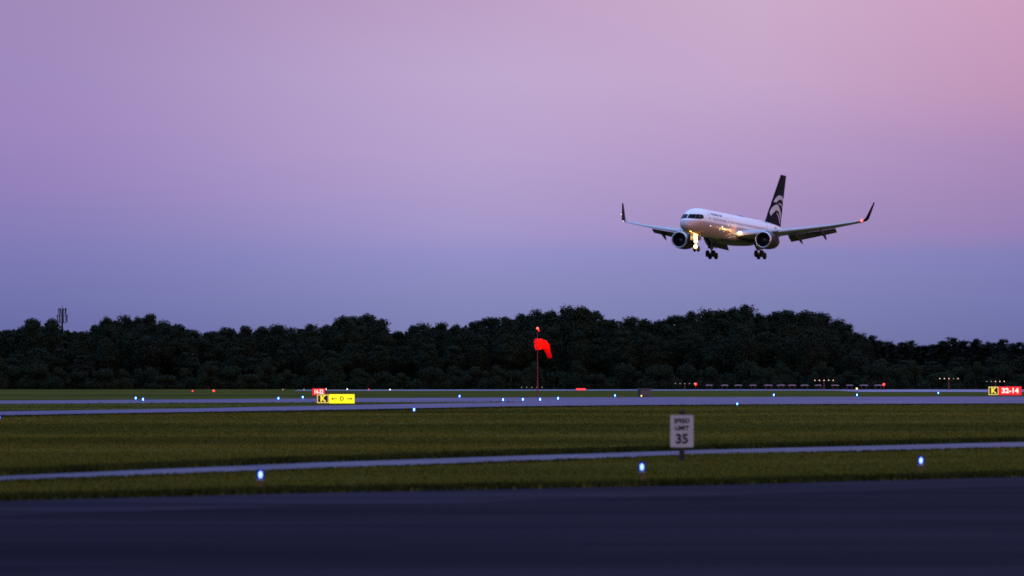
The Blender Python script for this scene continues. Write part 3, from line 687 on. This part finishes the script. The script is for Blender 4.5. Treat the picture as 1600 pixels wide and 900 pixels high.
# small runway edge lamps
def edge_lamp(px, py, D, s, mat, lb, gr='small white runway edge lamps'):
    p = at(px, py, D); o = empty('runway_lamp', (p.x, D, 0), 0, lb, 'airfield lamp', gr)
    MB().tube([(0, 0, 0), (0, 0, max(.08, p.z - s))], .035, 6).build('stem', m_gal, o); MB().ball((0, 0, max(.12, p.z)), s, 8).build('lamp', mat, o)
for px, py, lb, m in [(442, 608.8, 'faint runway lamp, second to the left of the small red sign', m_lfaint), (475, 608.8, 'faint runway lamp, first to the left of the small red sign', m_lfaint), (509.5, 608, 'tiny white runway lamp touching the right end of the small red sign', m_lwhite),
                      (542.5, 608, 'tiny white runway lamp above the right end of the yellow sign', m_lwhite), (609.5, 608.7, 'tiny white runway lamp farthest right of the yellow sign', m_lwhite)]:
    edge_lamp(px, py, 985, .12, m, lb)
edge_lamp(576, 608.2, 985, .12, m_lred2, 'tiny reddish runway lamp right of the yellow sign', 'small white runway edge lamps')
edge_lamp(1338.7, 607.2, 900, .16, m_lamber, 'amber runway lamp above a blue lamp at the start of the wider runway strip', 'small white runway edge lamps')

# ------------------------------------------------------------------ airliner
NOSE = at(1070, 351, 645)
pl = empty('airliner', (0, 0, 0), 0, 'white twin engine airliner with dark tail landing with lights on', 'airliner')
def pchip(xs, ys):
    xs = np.array(xs, float); ys = np.array(ys, float); h = np.diff(xs); d = np.diff(ys) / h; m = np.zeros(len(xs))
    for i in range(1, len(xs) - 1):
        if d[i - 1] * d[i] > 0: w1 = 2 * h[i] + h[i - 1]; w2 = h[i] + 2 * h[i - 1]; m[i] = (w1 + w2) / (w1 / d[i - 1] + w2 / d[i])
    m[0], m[-1] = d[0], d[-1]
    def f(x):
        i = int(min(max(np.searchsorted(xs, x) - 1, 0), len(xs) - 2)); t = (x - xs[i]) / h[i]
        return (2 * t**3 - 3 * t**2 + 1) * ys[i] + (t**3 - 2 * t**2 + t) * h[i] * m[i] + (-2 * t**3 + 3 * t**2) * ys[i + 1] + (t**3 - t**2) * h[i] * m[i + 1]
    return f
ST = [(0, .02, -.73, -.77), (.06, .28, -.50, -1.0), (.2, .48, -.30, -1.2), (.5, .76, -.0, -1.42), (1.0, 1.05, .36, -1.60), (1.6, 1.29, .78, -1.73), (2.3, 1.49, 1.24, -1.84), (3.0, 1.63, 1.58, -1.91), (4.0, 1.77, 1.83, -1.97),
      (5.5, 1.86, 1.98, -2.02), (7, 1.88, 2.03, -2.03), (28, 1.88, 2.03, -2.03), (31, 1.87, 2.03, -1.92), (34, 1.79, 2.02, -1.5), (37, 1.6, 1.99, -.9), (40, 1.3, 1.92, -.22), (43, .92, 1.77, .38), (45.5, .55, 1.52, .75), (47, .26, 1.26, .90), (47.3, .08, 1.12, 1.0)]
ys_ = [s[0] for s in ST]; fw = pchip(ys_, [s[1] for s in ST]); ft = pchip(ys_, [s[2] for s in ST]); fb = pchip(ys_, [s[3] for s in ST])
def fus(y, z, k=1.0):   # point on the port (+x) skin at station y and height z
    zc = (ft(y) + fb(y)) / 2; hz = (ft(y) - fb(y)) / 2; q = max(0.0, 1 - ((z - zc) / hz) ** 2)
    return Vector((fw(y) * math.sqrt(q) * k, y, zc + (z - zc) * k))
yy = [0, .03, .06, .12, .2, .3, .4, .5, .65, .8, 1, 1.2, 1.4, 1.6, 1.9, 2.2, 2.5, 2.8, 3.2, 3.6, 4, 4.6, 5.2, 6, 7] + list(np.arange(9, 29, 2.0)) + list(np.arange(29, 47.1, .75)) + [47.2, 47.3]
NS = 56
def frings(y, k=1.0):
    zc = (ft(y) + fb(y)) / 2; hz = (ft(y) - fb(y)) / 2
    return [Vector((fw(y) * k * math.cos(2 * math.pi * i / NS), y, zc + hz * k * math.sin(2 * math.pi * i / NS))) for i in range(NS)]
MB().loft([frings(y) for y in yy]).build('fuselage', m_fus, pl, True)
# wing to body fairing under the belly
rings = []
for y, w, zt_, zb_ in [(14.5, .3, -1.9, -2.0), (15.5, 1.3, -1.4, -2.2), (17.5, 2.05, -.95, -2.36), (20, 2.25, -.8, -2.42), (25, 2.25, -.8, -2.42), (27.5, 1.9, -1.1, -2.3), (29.5, 1.0, -1.6, -2.08), (30.5, .2, -1.85, -1.95)]:
    rings.append([Vector((w * math.copysign(abs(math.cos(t)) ** .7, math.cos(t)), y, (zt_ + zb_) / 2 + (zt_ - zb_) / 2 * math.copysign(abs(math.sin(t)) ** .7, math.sin(t)))) for t in [2 * math.pi * i / 32 for i in range(32)]])
MB().loft(rings).build('belly_fairing', m_belly, pl, True)
# cockpit windows
def nose_y(z):
    a, b2 = .05, 4.0
    for _ in range(40):
        c = (a + b2) / 2
        if ft(c) < z: a = c
        else: b2 = c
    return b2 + .002
def patch(name, bot, top, mat, mirror, k=1.006, n=8, centre=False):
    mb = MB(); A = []; 
    for i in range(n + 1):
        t = i / n; yb = bot[0][0] + (bot[1][0] - bot[0][0]) * t; zb = bot[0][1] + (bot[1][1] - bot[0][1]) * t; yt = top[0][0] + (top[1][0] - top[0][0]) * t; zt2 = top[0][1] + (top[1][1] - top[0][1]) * t
        for j in range(n + 1):
            u = j / n; y = yb + (yt - yb) * u; z = zb + (zt2 - zb) * u; y = (nose_y(z) + (y - nose_y(z)) * t ** 2) if centre else y; z = min(z, ft(y)); p = fus(y, z, 1.022 if centre else 1.012); p.x *= -1 if mirror else 1; A.append(p)
    fs = [(i * (n + 1) + j, (i + 1) * (n + 1) + j, (i + 1) * (n + 1) + j + 1, i * (n + 1) + j + 1) for i in range(n) for j in range(n)]
    mb.add(A, fs, True); return mb.build(name, mat, pl)
for mir in (0, 1):
    patch('cockpit_window', ((.90, .20), (1.50, .20)), ((1.90, .84), (2.20, .90)), m_glass, mir, centre=True)
    patch('cockpit_window', ((1.53, .20), (2.37, .20)), ((2.23, .90), (2.86, .94)), m_glass, mir)
    patch('cockpit_window', ((2.41, .20), (3.6, .38)), ((2.90, .94), (3.75, .88)), m_glass, mir)
# cabin windows, doors, titles on each side
def side_box(mb, y0, y1, z0, z1, mir, k=1.004):
    A = []
    for y in (y0, (y0 + y1) / 2, y1):
        for j in range(4): p = fus(y, z0 + (z1 - z0) * j / 3, k); p.x *= -1 if mir else 1; A.append(p)
    mb.add(A, [(i * 4 + j, (i + 1) * 4 + j, (i + 1) * 4 + j + 1, i * 4 + j + 1) for i in range(2) for j in range(3)], True)
for mir in (0, 1):
    mb = MB(); y = 7.6
    while y < 38:
        if not (14.2 < y < 15.6 or 33.6 < y < 35.0): side_box(mb, y, y + .24, .36, .72, mir, 1.003)
        y += .508
    mb.build('window_row', m_window, pl)
    for y0, w, za, zb in ((5.6, .86, -.75, 1.12), (14.45, .86, -.75, 1.12), (33.8, .8, -.6, 1.12)):
        mb = MB(); t = .05
        side_box(mb, y0, y0 + t, za, zb, mir); side_box(mb, y0 + w - t, y0 + w, za, zb, mir); side_box(mb, y0 + t, y0 + w - t, zb - t, zb, mir); side_box(mb, y0 + t, y0 + w - t, za, za + t, mir)
        side_box(mb, y0 + w * .35, y0 + w * .65, .40, .72, mir); mb.build('door', m_seam, pl)
    mb = MB(); y = 7.3; rr = random.Random(3)          # small unreadable title above the windows
    while y < 12.6:
        w = rr.choice((.10, .13, .2)); h0 = rr.choice((.0, .0, .08)); side_box(mb, y, y + w, 1.08 + h0, 1.40, mir); y += w + .09 + (.3 if rr.random() < .12 else 0)
    mb.build('title_lettering', m_title, pl)
    mb = MB(); y = 38.6
    for k in range(5): side_box(mb, y, y + .16, .95, 1.28, mir, 1.006); y += .30
    mb.build('registration_lettering', m_title, pl)
# wing
def airfoil(x, yle, c, z, th, inc=2.0, n=14):
    P = []; ca, sa = math.cos(R(inc)), math.sin(R(inc))
    us = [.5 * (1 - math.cos(math.pi * i / n)) for i in range(n + 1)]
    T = lambda u: 5 * th * (.2969 * math.sqrt(u) - .126 * u - .3516 * u * u + .2843 * u**3 - .1036 * u**4)
    for u in us[::-1]: P.append((u, T(u) * 1.05 + .02 * math.sin(math.pi * u)))
    for u in us[1:]: P.append((u, -T(u) * .9 + .02 * math.sin(math.pi * u)))
    return [Vector((x, yle + (u * ca - w * sa * -1) * c, z + (w * ca - u * sa) * c)) for u, w in P]
WS = [(0.8, 16.9, 10.2, -1.10, .13), (2.0, 17.6, 9.4, -1.05, .13), (6.5, 20.0, 6.7, -.57, .115), (10, 21.85, 5.4, -.10, .108), (14, 23.95, 3.95, .50, .104), (18.5, 26.3, 2.05, 1.36, .10)]
def wing_at(x):
    for a, b2 in zip(WS, WS[1:]):
        if a[0] <= x <= b2[0]:
            t = (x - a[0]) / (b2[0] - a[0]); return [a[i] + (b2[i] - a[i]) * t for i in range(5)]
for sgn in (1, -1):
    mirror = lambda L: [Vector((p.x * sgn, p.y, p.z)) for p in L]
    MB().loft([mirror(airfoil(*s)) for s in WS]).build('wing', m_wing, pl, True)
    wg = bpy.data.objects[[o.name for o in pl.children][-1]] if False else [o for o in bpy.data.objects if o.parent == pl][-1]
wings = [o for o in bpy.data.objects if o.parent == pl and o.name.startswith('wing') and not o.name.startswith('window')]
wings = sorted([o for o in wings if o.name.split('.')[0] == 'wing'], key=lambda o: o.name)
for sgn, wg in zip((1, -1), wings):
    mirror = lambda L: [Vector((p.x * sgn, p.y, p.z)) for p in L]
    # bare metal slats: drooped a little ahead of the leading edge
    for xa, xb in ((2.4, 5.4), (7.7, 17.9)):
        rings = []
        for i in range(7):
            x = xa + (xb - xa) * i / 6; w = wing_at(x); c = w[2] * .13
            rings.append(mirror([Vector((x, w[1] - c * .45 + u * c, w[3] - c * .12 + v * c)) for u, v in ((0, -.10), (.10, .10), (.35, .27), (.7, .40), (1.05, .46), (1.05, .40), (.6, .16), (.3, -.10), (.12, -.2))]))
        MB().loft(rings).build('slat', m_slat, wg, True)
    # trailing edge flaps, down for landing
    for xa, xb, ang in ((2.2, 5.6, 33), (7.6, 14.4, 30)):
        rings = []
        for i in range(5):
            x = xa + (xb - xa) * i / 4; w = wing_at(x); c = w[2] * .30; y0 = w[1] + w[2] * .80; z0_ = w[3] - w[2] * .035 - .12
            L = []
            for u, v in ((0, 0), (.1, .07), (.35, .10), (.7, .06), (1, 0), (.7, -.03), (.35, -.06), (.1, -.06)):
                L.append(Vector((x, y0 + (u * math.cos(R(ang)) + v * math.sin(R(ang))) * c, z0_ + (-u * math.sin(R(ang)) + v * math.cos(R(ang))) * c)))
            rings.append(mirror(L))
        MB().loft(rings).build('flap', m_flap, wg, True)
    for x in (4.6, 9.0, 12.6):
        w = wing_at(x); y0 = w[1] + w[2] * .45; z0_ = w[3] - w[2] * .06; L = w[2] * .75
        pts = [(x * sgn, y0, z0_), (x * sgn, y0 + L * .25, z0_ - .25), (x * sgn, y0 + L * .6, z0_ - .55), (x * sgn, y0 + L * .9, z0_ - 1.05), (x * sgn, y0 + L * 1.05, z0_ - 1.4)]
        MB().tube(pts, [.05, .2, .25, .17, .03], 10).build('flap_track_fairing', m_flap, wg)
    # winglet
    rings = []
    for x, yl, c, z, tilt in ((18.5, 26.3, 2.05, 1.36, .1), (18.85, 26.55, 1.95, 1.46, .4), (19.12, 26.85, 1.8, 1.74, .9), (19.28, 27.25, 1.55, 2.25, 1.2), (19.55, 28.05, 1.1, 3.3, 1.28), (19.8, 28.75, .65, 4.3, 1.3)):
        L = []
        for p in airfoil(0, 0, c, 0, .09, 0): L.append(Vector((x - math.sin(tilt) * p.z, yl + p.y, z + math.cos(tilt) * p.z)))
        rings.append(mirror(L))
    MB().loft(rings).build('winglet', m_navy, wg, True)
    MB().ball((18.7 * sgn, 26.4, 1.42), .2 if sgn > 0 else .08, 10).build('navigation_lamp', glow('port_navigation_glow', (1, .06, .05), 6) if sgn > 0 else m_lwarm, wg)
    if sgn < 0: MB().ball((-19.3, 27.1, 2.5), .08, 8).build('strobe_lamp', m_lwarm, wg)
# engines
for sgn in (1, -1):
    ex, ey, ez = 6.5 * sgn, 16.7, -1.95
    K = .93; cw = MB(); cw.lathe([(1.06, 0.75), (1.09, .3), (1.16, .06), (1.22, .0), (1.28, .05), (1.34, .3), (1.40, 1.0), (1.42, 2.0), (1.36, 3.2), (1.22, 4.3), (1.08, 5.0), (.98, 5.0), (.9, 4.4)], (ex, ey, ez), 'Y', 36)
    eng = cw.build('engine', m_cowl, pl)
    MB().lathe([(1.062, .42), (1.075, .24), (1.13, .03), (1.22, -.035), (1.30, .03), (1.352, .30)], (ex, ey, ez), 'Y', 36).build('inlet_lip', m_lip, eng)
    fn = MB(); fn.lathe([(1.07, 1.15), (.3, 1.1)], (ex, ey, ez), 'Y', 36)
    for k in range(22):
        a = 2 * math.pi * k / 22; ca, sa = math.cos(a), math.sin(a); q = .11
        fn.add([(ex + ca * .3, ey + 1.0, ez + sa * .3), (ex + ca * 1.05 - sa * q, ey + .85, ez + sa * 1.05 + ca * q), (ex + ca * 1.05 + sa * q, ey + 1.1, ez + sa * 1.05 - ca * q), (ex + ca * .3 + sa * .05, ey + 1.05, ez + sa * .3 - ca * .05)], [(0, 1, 2, 3)])
    fn.build('fan', m_fan, eng)
    MB().lathe([(.001, .55), (.12, .66), (.24, .85), (.31, 1.09)], (ex, ey, ez), 'Y', 16).build('spinner', m_metal, eng)
    MB().lathe([(.72, 4.3), (.66, 5.2), (.5, 6.1), (.42, 6.1), (.4, 5.4)], (ex, ey, ez), 'Y', 24).build('exhaust_nozzle', m_fan, eng)
    for q in [eng] + list(eng.children):
        for v in q.data.vertices: v.co.x = ex + (v.co.x - ex) * K; v.co.z = ez + (v.co.z - ez) * K
    rings = []
    for y, w, zt_, zb_ in ((ey + .9, .05, ez + 1.38, ez + 1.25), (ey + 1.8, .22, ez + 1.62, ez + 1.1), (ey + 3.4, .26, ez + 1.50, ez + .9), (ey + 6.0, .22, ez + 1.0, ez + .55), (ey + 8.2, .06, ez + 1.0, ez + .8)):
        rings.append([Vector((ex + w * math.cos(t), y, (zt_ + zb_) / 2 + (zt_ - zb_) / 2 * math.sin(t))) for t in [2 * math.pi * i / 16 for i in range(16)]])
    MB().loft(rings).build('pylon', m_wing, eng, True)
# tail fin
def finsec(z, yl, c, th, n=12):
    us = [.5 * (1 - math.cos(math.pi * i / n)) for i in range(n + 1)]
    T = lambda u: 5 * th * (.2969 * math.sqrt(u) - .126 * u - .3516 * u * u + .2843 * u**3 - .1036 * u**4) * c
    return [Vector((T(u), yl + u * c, z)) for u in us[::-1]] + [Vector((-T(u), yl + u * c, z)) for u in us[1:]]
FS = [(1.5, 37.8, 8.2, .10), (2.1, 38.3, 7.8, .10), (5.5, 41.6, 5.5, .10), (9.7, 45.7, 2.75, .09)]
fin = MB().loft([finsec(*s) for s in FS]).build('tail_fin', m_navy, pl, True)
def finpt(u, z, side=1):
    for a, b2 in zip(FS, FS[1:]):
        if a[0] <= z <= b2[0]:
            t = (z - a[0]) / (b2[0] - a[0]); yl = a[1] + (b2[1] - a[1]) * t; c = a[2] + (b2[2] - a[2]) * t
            T = 5 * .10 * (.2969 * math.sqrt(u) - .126 * u - .3516 * u * u + .2843 * u**3 - .1036 * u**4) * c
            return Vector(((T + .025) * side, yl + u * c, z))
def swoosh(outer, inner, n=16):
    """white curved mark on the fin: band between two curves of (chord fraction, height)"""
    fo = [pchip([i for i in range(len(outer))], [p[k] for p in outer]) for k in (0, 1)]; fi = [pchip([i for i in range(len(inner))], [p[k] for p in inner]) for k in (0, 1)]
    for side in (1, -1):
        mb = MB(); A = []
        for i in range(n + 1):
            t = i / n; a = (fo[0](t * (len(outer) - 1)), fo[1](t * (len(outer) - 1))); b2 = (fi[0](t * (len(inner) - 1)), fi[1](t * (len(inner) - 1)))
            for j in range(4): q = j / 3; A.append(finpt(min(.985, max(.02, a[0] + (b2[0] - a[0]) * q)), a[1] + (b2[1] - a[1]) * q, side))
        mb.add(A, [(i * 4 + j, (i + 1) * 4 + j, (i + 1) * 4 + j + 1, i * 4 + j + 1) for i in range(n) for j in range(3)], True); mb.build('tail_mark', m_mark, fin)
swoosh([(.04, 5.3), (.12, 5.95), (.36, 6.45), (.68, 6.4), (.98, 5.95)], [(.22, 5.2), (.34, 5.55), (.5, 5.82), (.74, 5.80), (.98, 5.35)])
swoosh([(.42, 5.12), (.6, 5.22), (.8, 5.1), (.98, 4.75)], [(.42, 5.02), (.6, 5.06), (.8, 4.90), (.98, 4.55)])
swoosh([(.0, 3.6), (.08, 4.5), (.34, 4.95), (.62, 4.55), (.80, 3.9), (.96, 3.0)], [(.10, 3.0), (.22, 3.6), (.42, 4.05), (.60, 3.9), (.78, 3.35), (.96, 2.6)])
swoosh([(.44, 3.72), (.62, 3.45), (.80, 2.85), (.93, 2.25)], [(.44, 3.60), (.60, 3.25), (.75, 2.65), (.88, 2.1)])
# tailplane
for sgn in (1, -1):
    rings = []
    for x, yl, c, z, th in ((.5, 40.4, 4.6, .75, .10), (1.2, 40.9, 4.2, .82, .10), (7.4, 44.6, 1.6, 1.42, .09)):
        rings.append([Vector((p.x * sgn, p.y, p.z)) for p in airfoil(x, yl, c, z, th, -1)])
    MB().loft(rings).build('tailplane', m_wing, pl, True)
# aerials and beacons on the crown
for y, h0 in ((9.0, .32), (21, .28)): MB().loft([[Vector((w, y + dy, ft(y) - .02)) for w, dy in ((.03, 0), (0, .35), (-.03, 0), (0, -.2))], [Vector((w, y + dy + .2, ft(y) + h0)) for w, dy in ((.015, 0), (0, .15), (-.015, 0), (0, -.1))]]).build('antenna', m_white, pl)
rings = []
for y, w, h0 in ((24.0, .05, .0), (24.6, .35, .16), (25.6, .42, .24), (27, .3, .16), (27.8, .05, 0)): rings.append([Vector((w * math.cos(t), y, ft(y) - .06 + (h0 + .02) * max(0, math.sin(t)))) for t in [math.pi * i / 8 for i in range(9)]])
MB().loft(rings, cap=False, closed=False).build('satcom_dome', m_title, pl, True)
# glowing balls added for glints along the lower side, no lamps there
for y, z, s in ((6.3, -.55, .085), (11.6, -.35, .11), (10.9, -.80, .075), (13.0, -.98, .05), (14.4, .02, .055)):
    p = fus(y, z, 1.01); MB().ball(p, s, 8).build('side_glint', m_lwarm, pl)
# wheels
def wheel(parent, c, r_, w):
    t = MB(); t.lathe([(r_ * .52, -w / 2), (r_ * .85, -w / 2), (r_ * .97, -w * .36), (r_, -w * .15), (r_, w * .15), (r_ * .97, w * .36), (r_ * .85, w / 2), (r_ * .52, w / 2)], c, 'X', 24).lathe([(.001, -w * .30), (r_ * .52, -w * .36), (r_ * .53, -w / 2)], c, 'X', 20).lathe([(.001, w * .30), (r_ * .52, w * .36), (r_ * .53, w / 2)], c, 'X', 20)
    return t.build('wheel', m_rubber, parent)
# nose gear
ng = MB(); ng.tube([(0, 5.7, -1.7), (0, 5.55, -3.0)], .14, 12).tube([(0, 5.55, -3.0), (0, 5.5, -3.95)], .085, 10).tube([(-.38, 5.5, -3.95), (.38, 5.5, -3.95)], .07, 8).tube([(0, 5.56, -2.9), (0, 6.9, -1.9)], .06, 8)
ng = ng.build('nose_gear', m_metal, pl)
for s in (-1, 1): wheel(ng, (.28 * s, 5.5, -3.95), .42, .28)
for s in (-1, 1): MB().box((.52 * s, 5.1, -2.35), (.04, 1.7, .72), bev=.01).build('gear_door', m_belly, ng)
MB().ball((0, 5.22, -2.3), .40, 12).build('landing_lamp', m_lland, ng)
MB().ball((-.03, 5.2, -2.85), .27, 12).build('landing_lamp', m_lland, ng)
MB().ball((.0, 5.05, -3.62), .27, 12).build('taxi_lamp', m_lland, ng)
MB().box((0, 5.36, -2.5), (.9, .08, .12), bev=.02).build('lamp_bracket', m_metal, ng)
# main gear
for sgn in (1, -1):
    x = 3.8 * sgn; mg = MB()
    mg.tube([(x, 22.2, -1.3), (x, 22.4, -3.0)], .24, 12).tube([(x, 22.4, -2.9), (x, 22.5, -3.8)], .14, 12).tube([(x, 21.8, -3.62), (x, 23.2, -3.96)], .12, 10)
    mg.tube([(x, 22.4, -2.9), (x - 1.5 * sgn, 22.4, -1.7)], .085, 8).tube([(x, 22.35, -2.7), (x + .1 * sgn, 23.8, -1.6)], .07, 8)
    for dy, zz in ((-.6, -3.65), (.6, -3.93)): mg.tube([(x - .6, 22.5 + dy, zz), (x + .6, 22.5 + dy, zz)], .08, 8)
    mg = mg.build('main_gear', m_metal, pl); mg.location.y = 1.6
    for dy, zz in ((-.62, -3.65), (.62, -3.93)):
        for s in (-1, 1): wheel(mg, (x + .47 * s, 22.5 + dy, zz), .52, .38)
    MB().box((x + .34 * sgn, 22.3, -2.2), (.05, 1.3, 1.35), bev=.015).build('gear_door', m_belly, mg)
# wing root landing lamp
w = wing_at(2.15)
for sgn in (1, -1): MB().ball((2.6 * sgn, 17.75, -1.0), .34 if sgn > 0 else .2, 12).build('landing_lamp', m_lland, pl)
PLM = Matrix.Translation(NOSE) @ Matrix.Rotation(R(-20.8), 4, 'Z') @ Matrix.Rotation(R(-1.6), 4, 'X') @ Matrix.Rotation(R(.6), 4, 'Y') @ Matrix.Translation((0, 0, .75))
pl.matrix_world = PLM
def lamp(name, p, watt, col, rad=.2):
    l = bpy.data.lights.new(name, 'POINT'); l.energy = watt; l.color = col; l.shadow_soft_size = rad; l.specular_factor = 0
    o = bpy.data.objects.new(name, l); C.objects.link(o); o.location = PLM @ Vector(p); return o
lamp('nose_gear_light', (.0, 3.9, -3.3), 130, (1, .42, .07), .15)
lamp('wing_root_light', (3.0, 16.7, -1.15), 75, (1, .50, .14))

# ------------------------------------------------------------------ sky, sun, camera
sc = bpy.context.scene
w = bpy.data.worlds.new('World'); sc.world = w; w.use_nodes = True; nt = w.node_tree; L = nt.links
for n_ in list(nt.nodes): nt.nodes.remove(n_)
SUN_EL, SUN_AZ = R(4), R(128)       # azimuth clockwise from the view direction: behind the camera's right shoulder
def srgb(*c): return tuple(((v / 255) / 12.92 if v <= 10 else ((v / 255 + .055) / 1.055) ** 2.4) for v in c) + (1,)
tc = nt.nodes.new('ShaderNodeTexCoord'); sep = nt.nodes.new('ShaderNodeSeparateXYZ'); L.new(tc.outputs['Generated'], sep.inputs[0])
def mrange(src, a, b, c=0.0, d=1.0, smooth=False):
    n_ = nt.nodes.new('ShaderNodeMapRange'); n_.inputs['From Min'].default_value = a; n_.inputs['From Max'].default_value = b; n_.inputs['To Min'].default_value = c; n_.inputs['To Max'].default_value = d
    if smooth: n_.interpolation_type = 'SMOOTHSTEP'
    L.new(src, n_.inputs['Value']); return n_.outputs[0]
def ramp(src, stops):
    n_ = nt.nodes.new('ShaderNodeValToRGB'); cr = n_.color_ramp
    while len(cr.elements) < len(stops): cr.elements.new(.5)
    for e, (p, c) in zip(cr.elements, stops): e.position = p; e.color = c
    L.new(src, n_.inputs[0]); return n_.outputs[0]
nzs = nt.nodes.new('ShaderNodeTexNoise'); nzs.inputs['Scale'].default_value = 9; nzs.inputs['Detail'].default_value = 3
mps = nt.nodes.new('ShaderNodeMapping'); mps.inputs['Scale'].default_value = (1, 1, 7); L.new(tc.outputs['Generated'], mps.inputs[0]); L.new(mps.outputs[0], nzs.inputs['Vector'])
wob = nt.nodes.new('ShaderNodeMath'); wob.operation = 'MULTIPLY_ADD'; L.new(nzs.outputs['Fac'], wob.inputs[0]); wob.inputs[1].default_value = .004; wob.inputs[2].default_value = -.002
zz_ = nt.nodes.new('ShaderNodeMath'); zz_.operation = 'ADD'; L.new(sep.outputs['Z'], zz_.inputs[0]); L.new(wob.outputs[0], zz_.inputs[1])
el = mrange(zz_.outputs[0], 0.0, .2)       # 1 at 11.5 degrees
def ypos(py): return ((596 - py) / F) / .2
left = ramp(el, [(0, srgb(84, 90, 150)), (ypos(475), srgb(106, 109, 168)), (ypos(375), srgb(121, 117, 178)), (ypos(300), srgb(138, 121, 183)), (ypos(200), srgb(148, 126, 186)), (ypos(0), srgb(152, 132, 184)), (1, srgb(140, 130, 190))])
mid = ramp(el, [(0, srgb(112, 117, 165)), (ypos(475), srgb(132, 135, 186)), (ypos(395), srgb(147, 145, 200)), (ypos(365), srgb(163, 151, 202)), (ypos(240), srgb(184, 163, 207)), (ypos(120), srgb(191, 169, 208)), (ypos(0), srgb(189, 160, 198)), (1, srgb(170, 155, 205))])
right = ramp(el, [(0, srgb(92, 98, 152)), (ypos(475), srgb(113, 116, 173)), (ypos(395), srgb(125, 122, 180)), (ypos(365), srgb(146, 124, 177)), (ypos(240), srgb(165, 131, 180)), (ypos(150), srgb(189, 141, 178)), (ypos(0), srgb(204, 152, 186)), (1, srgb(195, 155, 195))])
midr = ramp(el, [(0, srgb(108, 113, 160)), (ypos(475), srgb(126, 129, 180)), (ypos(395), srgb(138, 136, 192)), (ypos(365), srgb(158, 139, 190)), (ypos(240), srgb(180, 153, 198)), (ypos(120), srgb(196, 166, 202)), (ypos(0), srgb(202, 171, 203)), (1, srgb(180, 158, 205))])
def mixc(f, a, b):
    n_ = nt.nodes.new('ShaderNodeMix'); n_.data_type = 'RGBA'; n_.clamp_factor = True
    if isinstance(f, float): n_.inputs['Factor'].default_value = f
    else: L.new(f, n_.inputs['Factor'])
    for s_, v in (('A', a), ('B', b)):
        sk_ = [i for i in n_.inputs if i.name == s_ and i.type == 'RGBA'][0]
        if isinstance(v, tuple): sk_.default_value = v
        else: L.new(v, sk_)
    return [o for o in n_.outputs if o.type == 'RGBA'][0]
left = mixc(.15, left, mid); right = mixc(.15, right, midr)
low = mixc(mrange(sep.outputs['X'], .055, .125), mixc(mrange(sep.outputs['X'], -.01, .055), mixc(mrange(sep.outputs['X'], -.125, .01, smooth=True), left, mid), midr), right)
# upper dome: pale blue-violet overhead; warm afterglow behind the camera's right shoulder
dome = mixc(mrange(sep.outputs['Z'], .09, .6, smooth=True), low, (.55, .90, 1.8, 1))
dome = mixc(mrange(sep.outputs['X'], -.25, -.85, 0, .75, smooth=True), dome, (.22, .40, 1.05, 1))
sd = Vector((math.sin(SUN_AZ), math.cos(SUN_AZ), .05)).normalized()
dot = nt.nodes.new('ShaderNodeVectorMath'); dot.operation = 'DOT_PRODUCT'; L.new(tc.outputs['Generated'], dot.inputs[0]); dot.inputs[1].default_value = sd
gl = mrange(dot.outputs['Value'], .25, 1.0, smooth=True)
dome = mixc(gl, dome, (.75, .42, .45, 1))
dome = mixc(mrange(sep.outputs['Z'], -.05, 0.0), (.02, .02, .02, 1), dome)
bg = nt.nodes.new('ShaderNodeBackground'); L.new(dome, bg.inputs[0]); bg.inputs[1].default_value = 1.0
skyt = nt.nodes.new('ShaderNodeTexSky'); skyt.sky_type = 'NISHITA'; skyt.sun_disc = False; skyt.sun_elevation = SUN_EL; skyt.sun_rotation = SUN_AZ; skyt.air_density = 1.5; skyt.ozone_density = 4
bg2 = nt.nodes.new('ShaderNodeBackground'); L.new(skyt.outputs[0], bg2.inputs[0]); bg2.inputs[1].default_value = .004
ad = nt.nodes.new('ShaderNodeAddShader'); L.new(bg.outputs[0], ad.inputs[0]); L.new(bg2.outputs[0], ad.inputs[1])
wo = nt.nodes.new('ShaderNodeOutputWorld'); L.new(ad.outputs[0], wo.inputs[0])
sl = bpy.data.lights.new('sun', 'SUN'); sl.energy = .30; sl.angle = R(12); sl.color = (1.0, .62, .55)
so = bpy.data.objects.new('sun', sl); C.objects.link(so)
so.rotation_euler = Vector((-math.sin(SUN_AZ) * math.cos(SUN_EL), -math.cos(SUN_AZ) * math.cos(SUN_EL), -math.sin(SUN_EL))).to_track_quat('-Z', 'Y').to_euler()

cam = bpy.data.cameras.new('camera'); cam.sensor_width = 36; cam.lens = 36 * F / 1600; cam.clip_start = 1; cam.clip_end = 20000
cam.dof.use_dof = True; cam.dof.focus_distance = 670; cam.dof.aperture_fstop = 2.4
co = bpy.data.objects.new('camera', cam); C.objects.link(co); co.location = (0, 0, EYE); co.rotation_euler = (R(90) + PITCH, 0, 0)
sc.camera = co
sc.view_settings.view_transform = 'Standard'; sc.view_settings.look = 'None'; sc.view_settings.exposure = 0; sc.view_settings.gamma = 1
sc.cycles.max_bounces = 6; sc.cycles.transparent_max_bounces = 12; sc.cycles.sample_clamp_indirect = 4.0
sc.cycles.filter_width = 1.7
sc.cycles.use_denoising = False
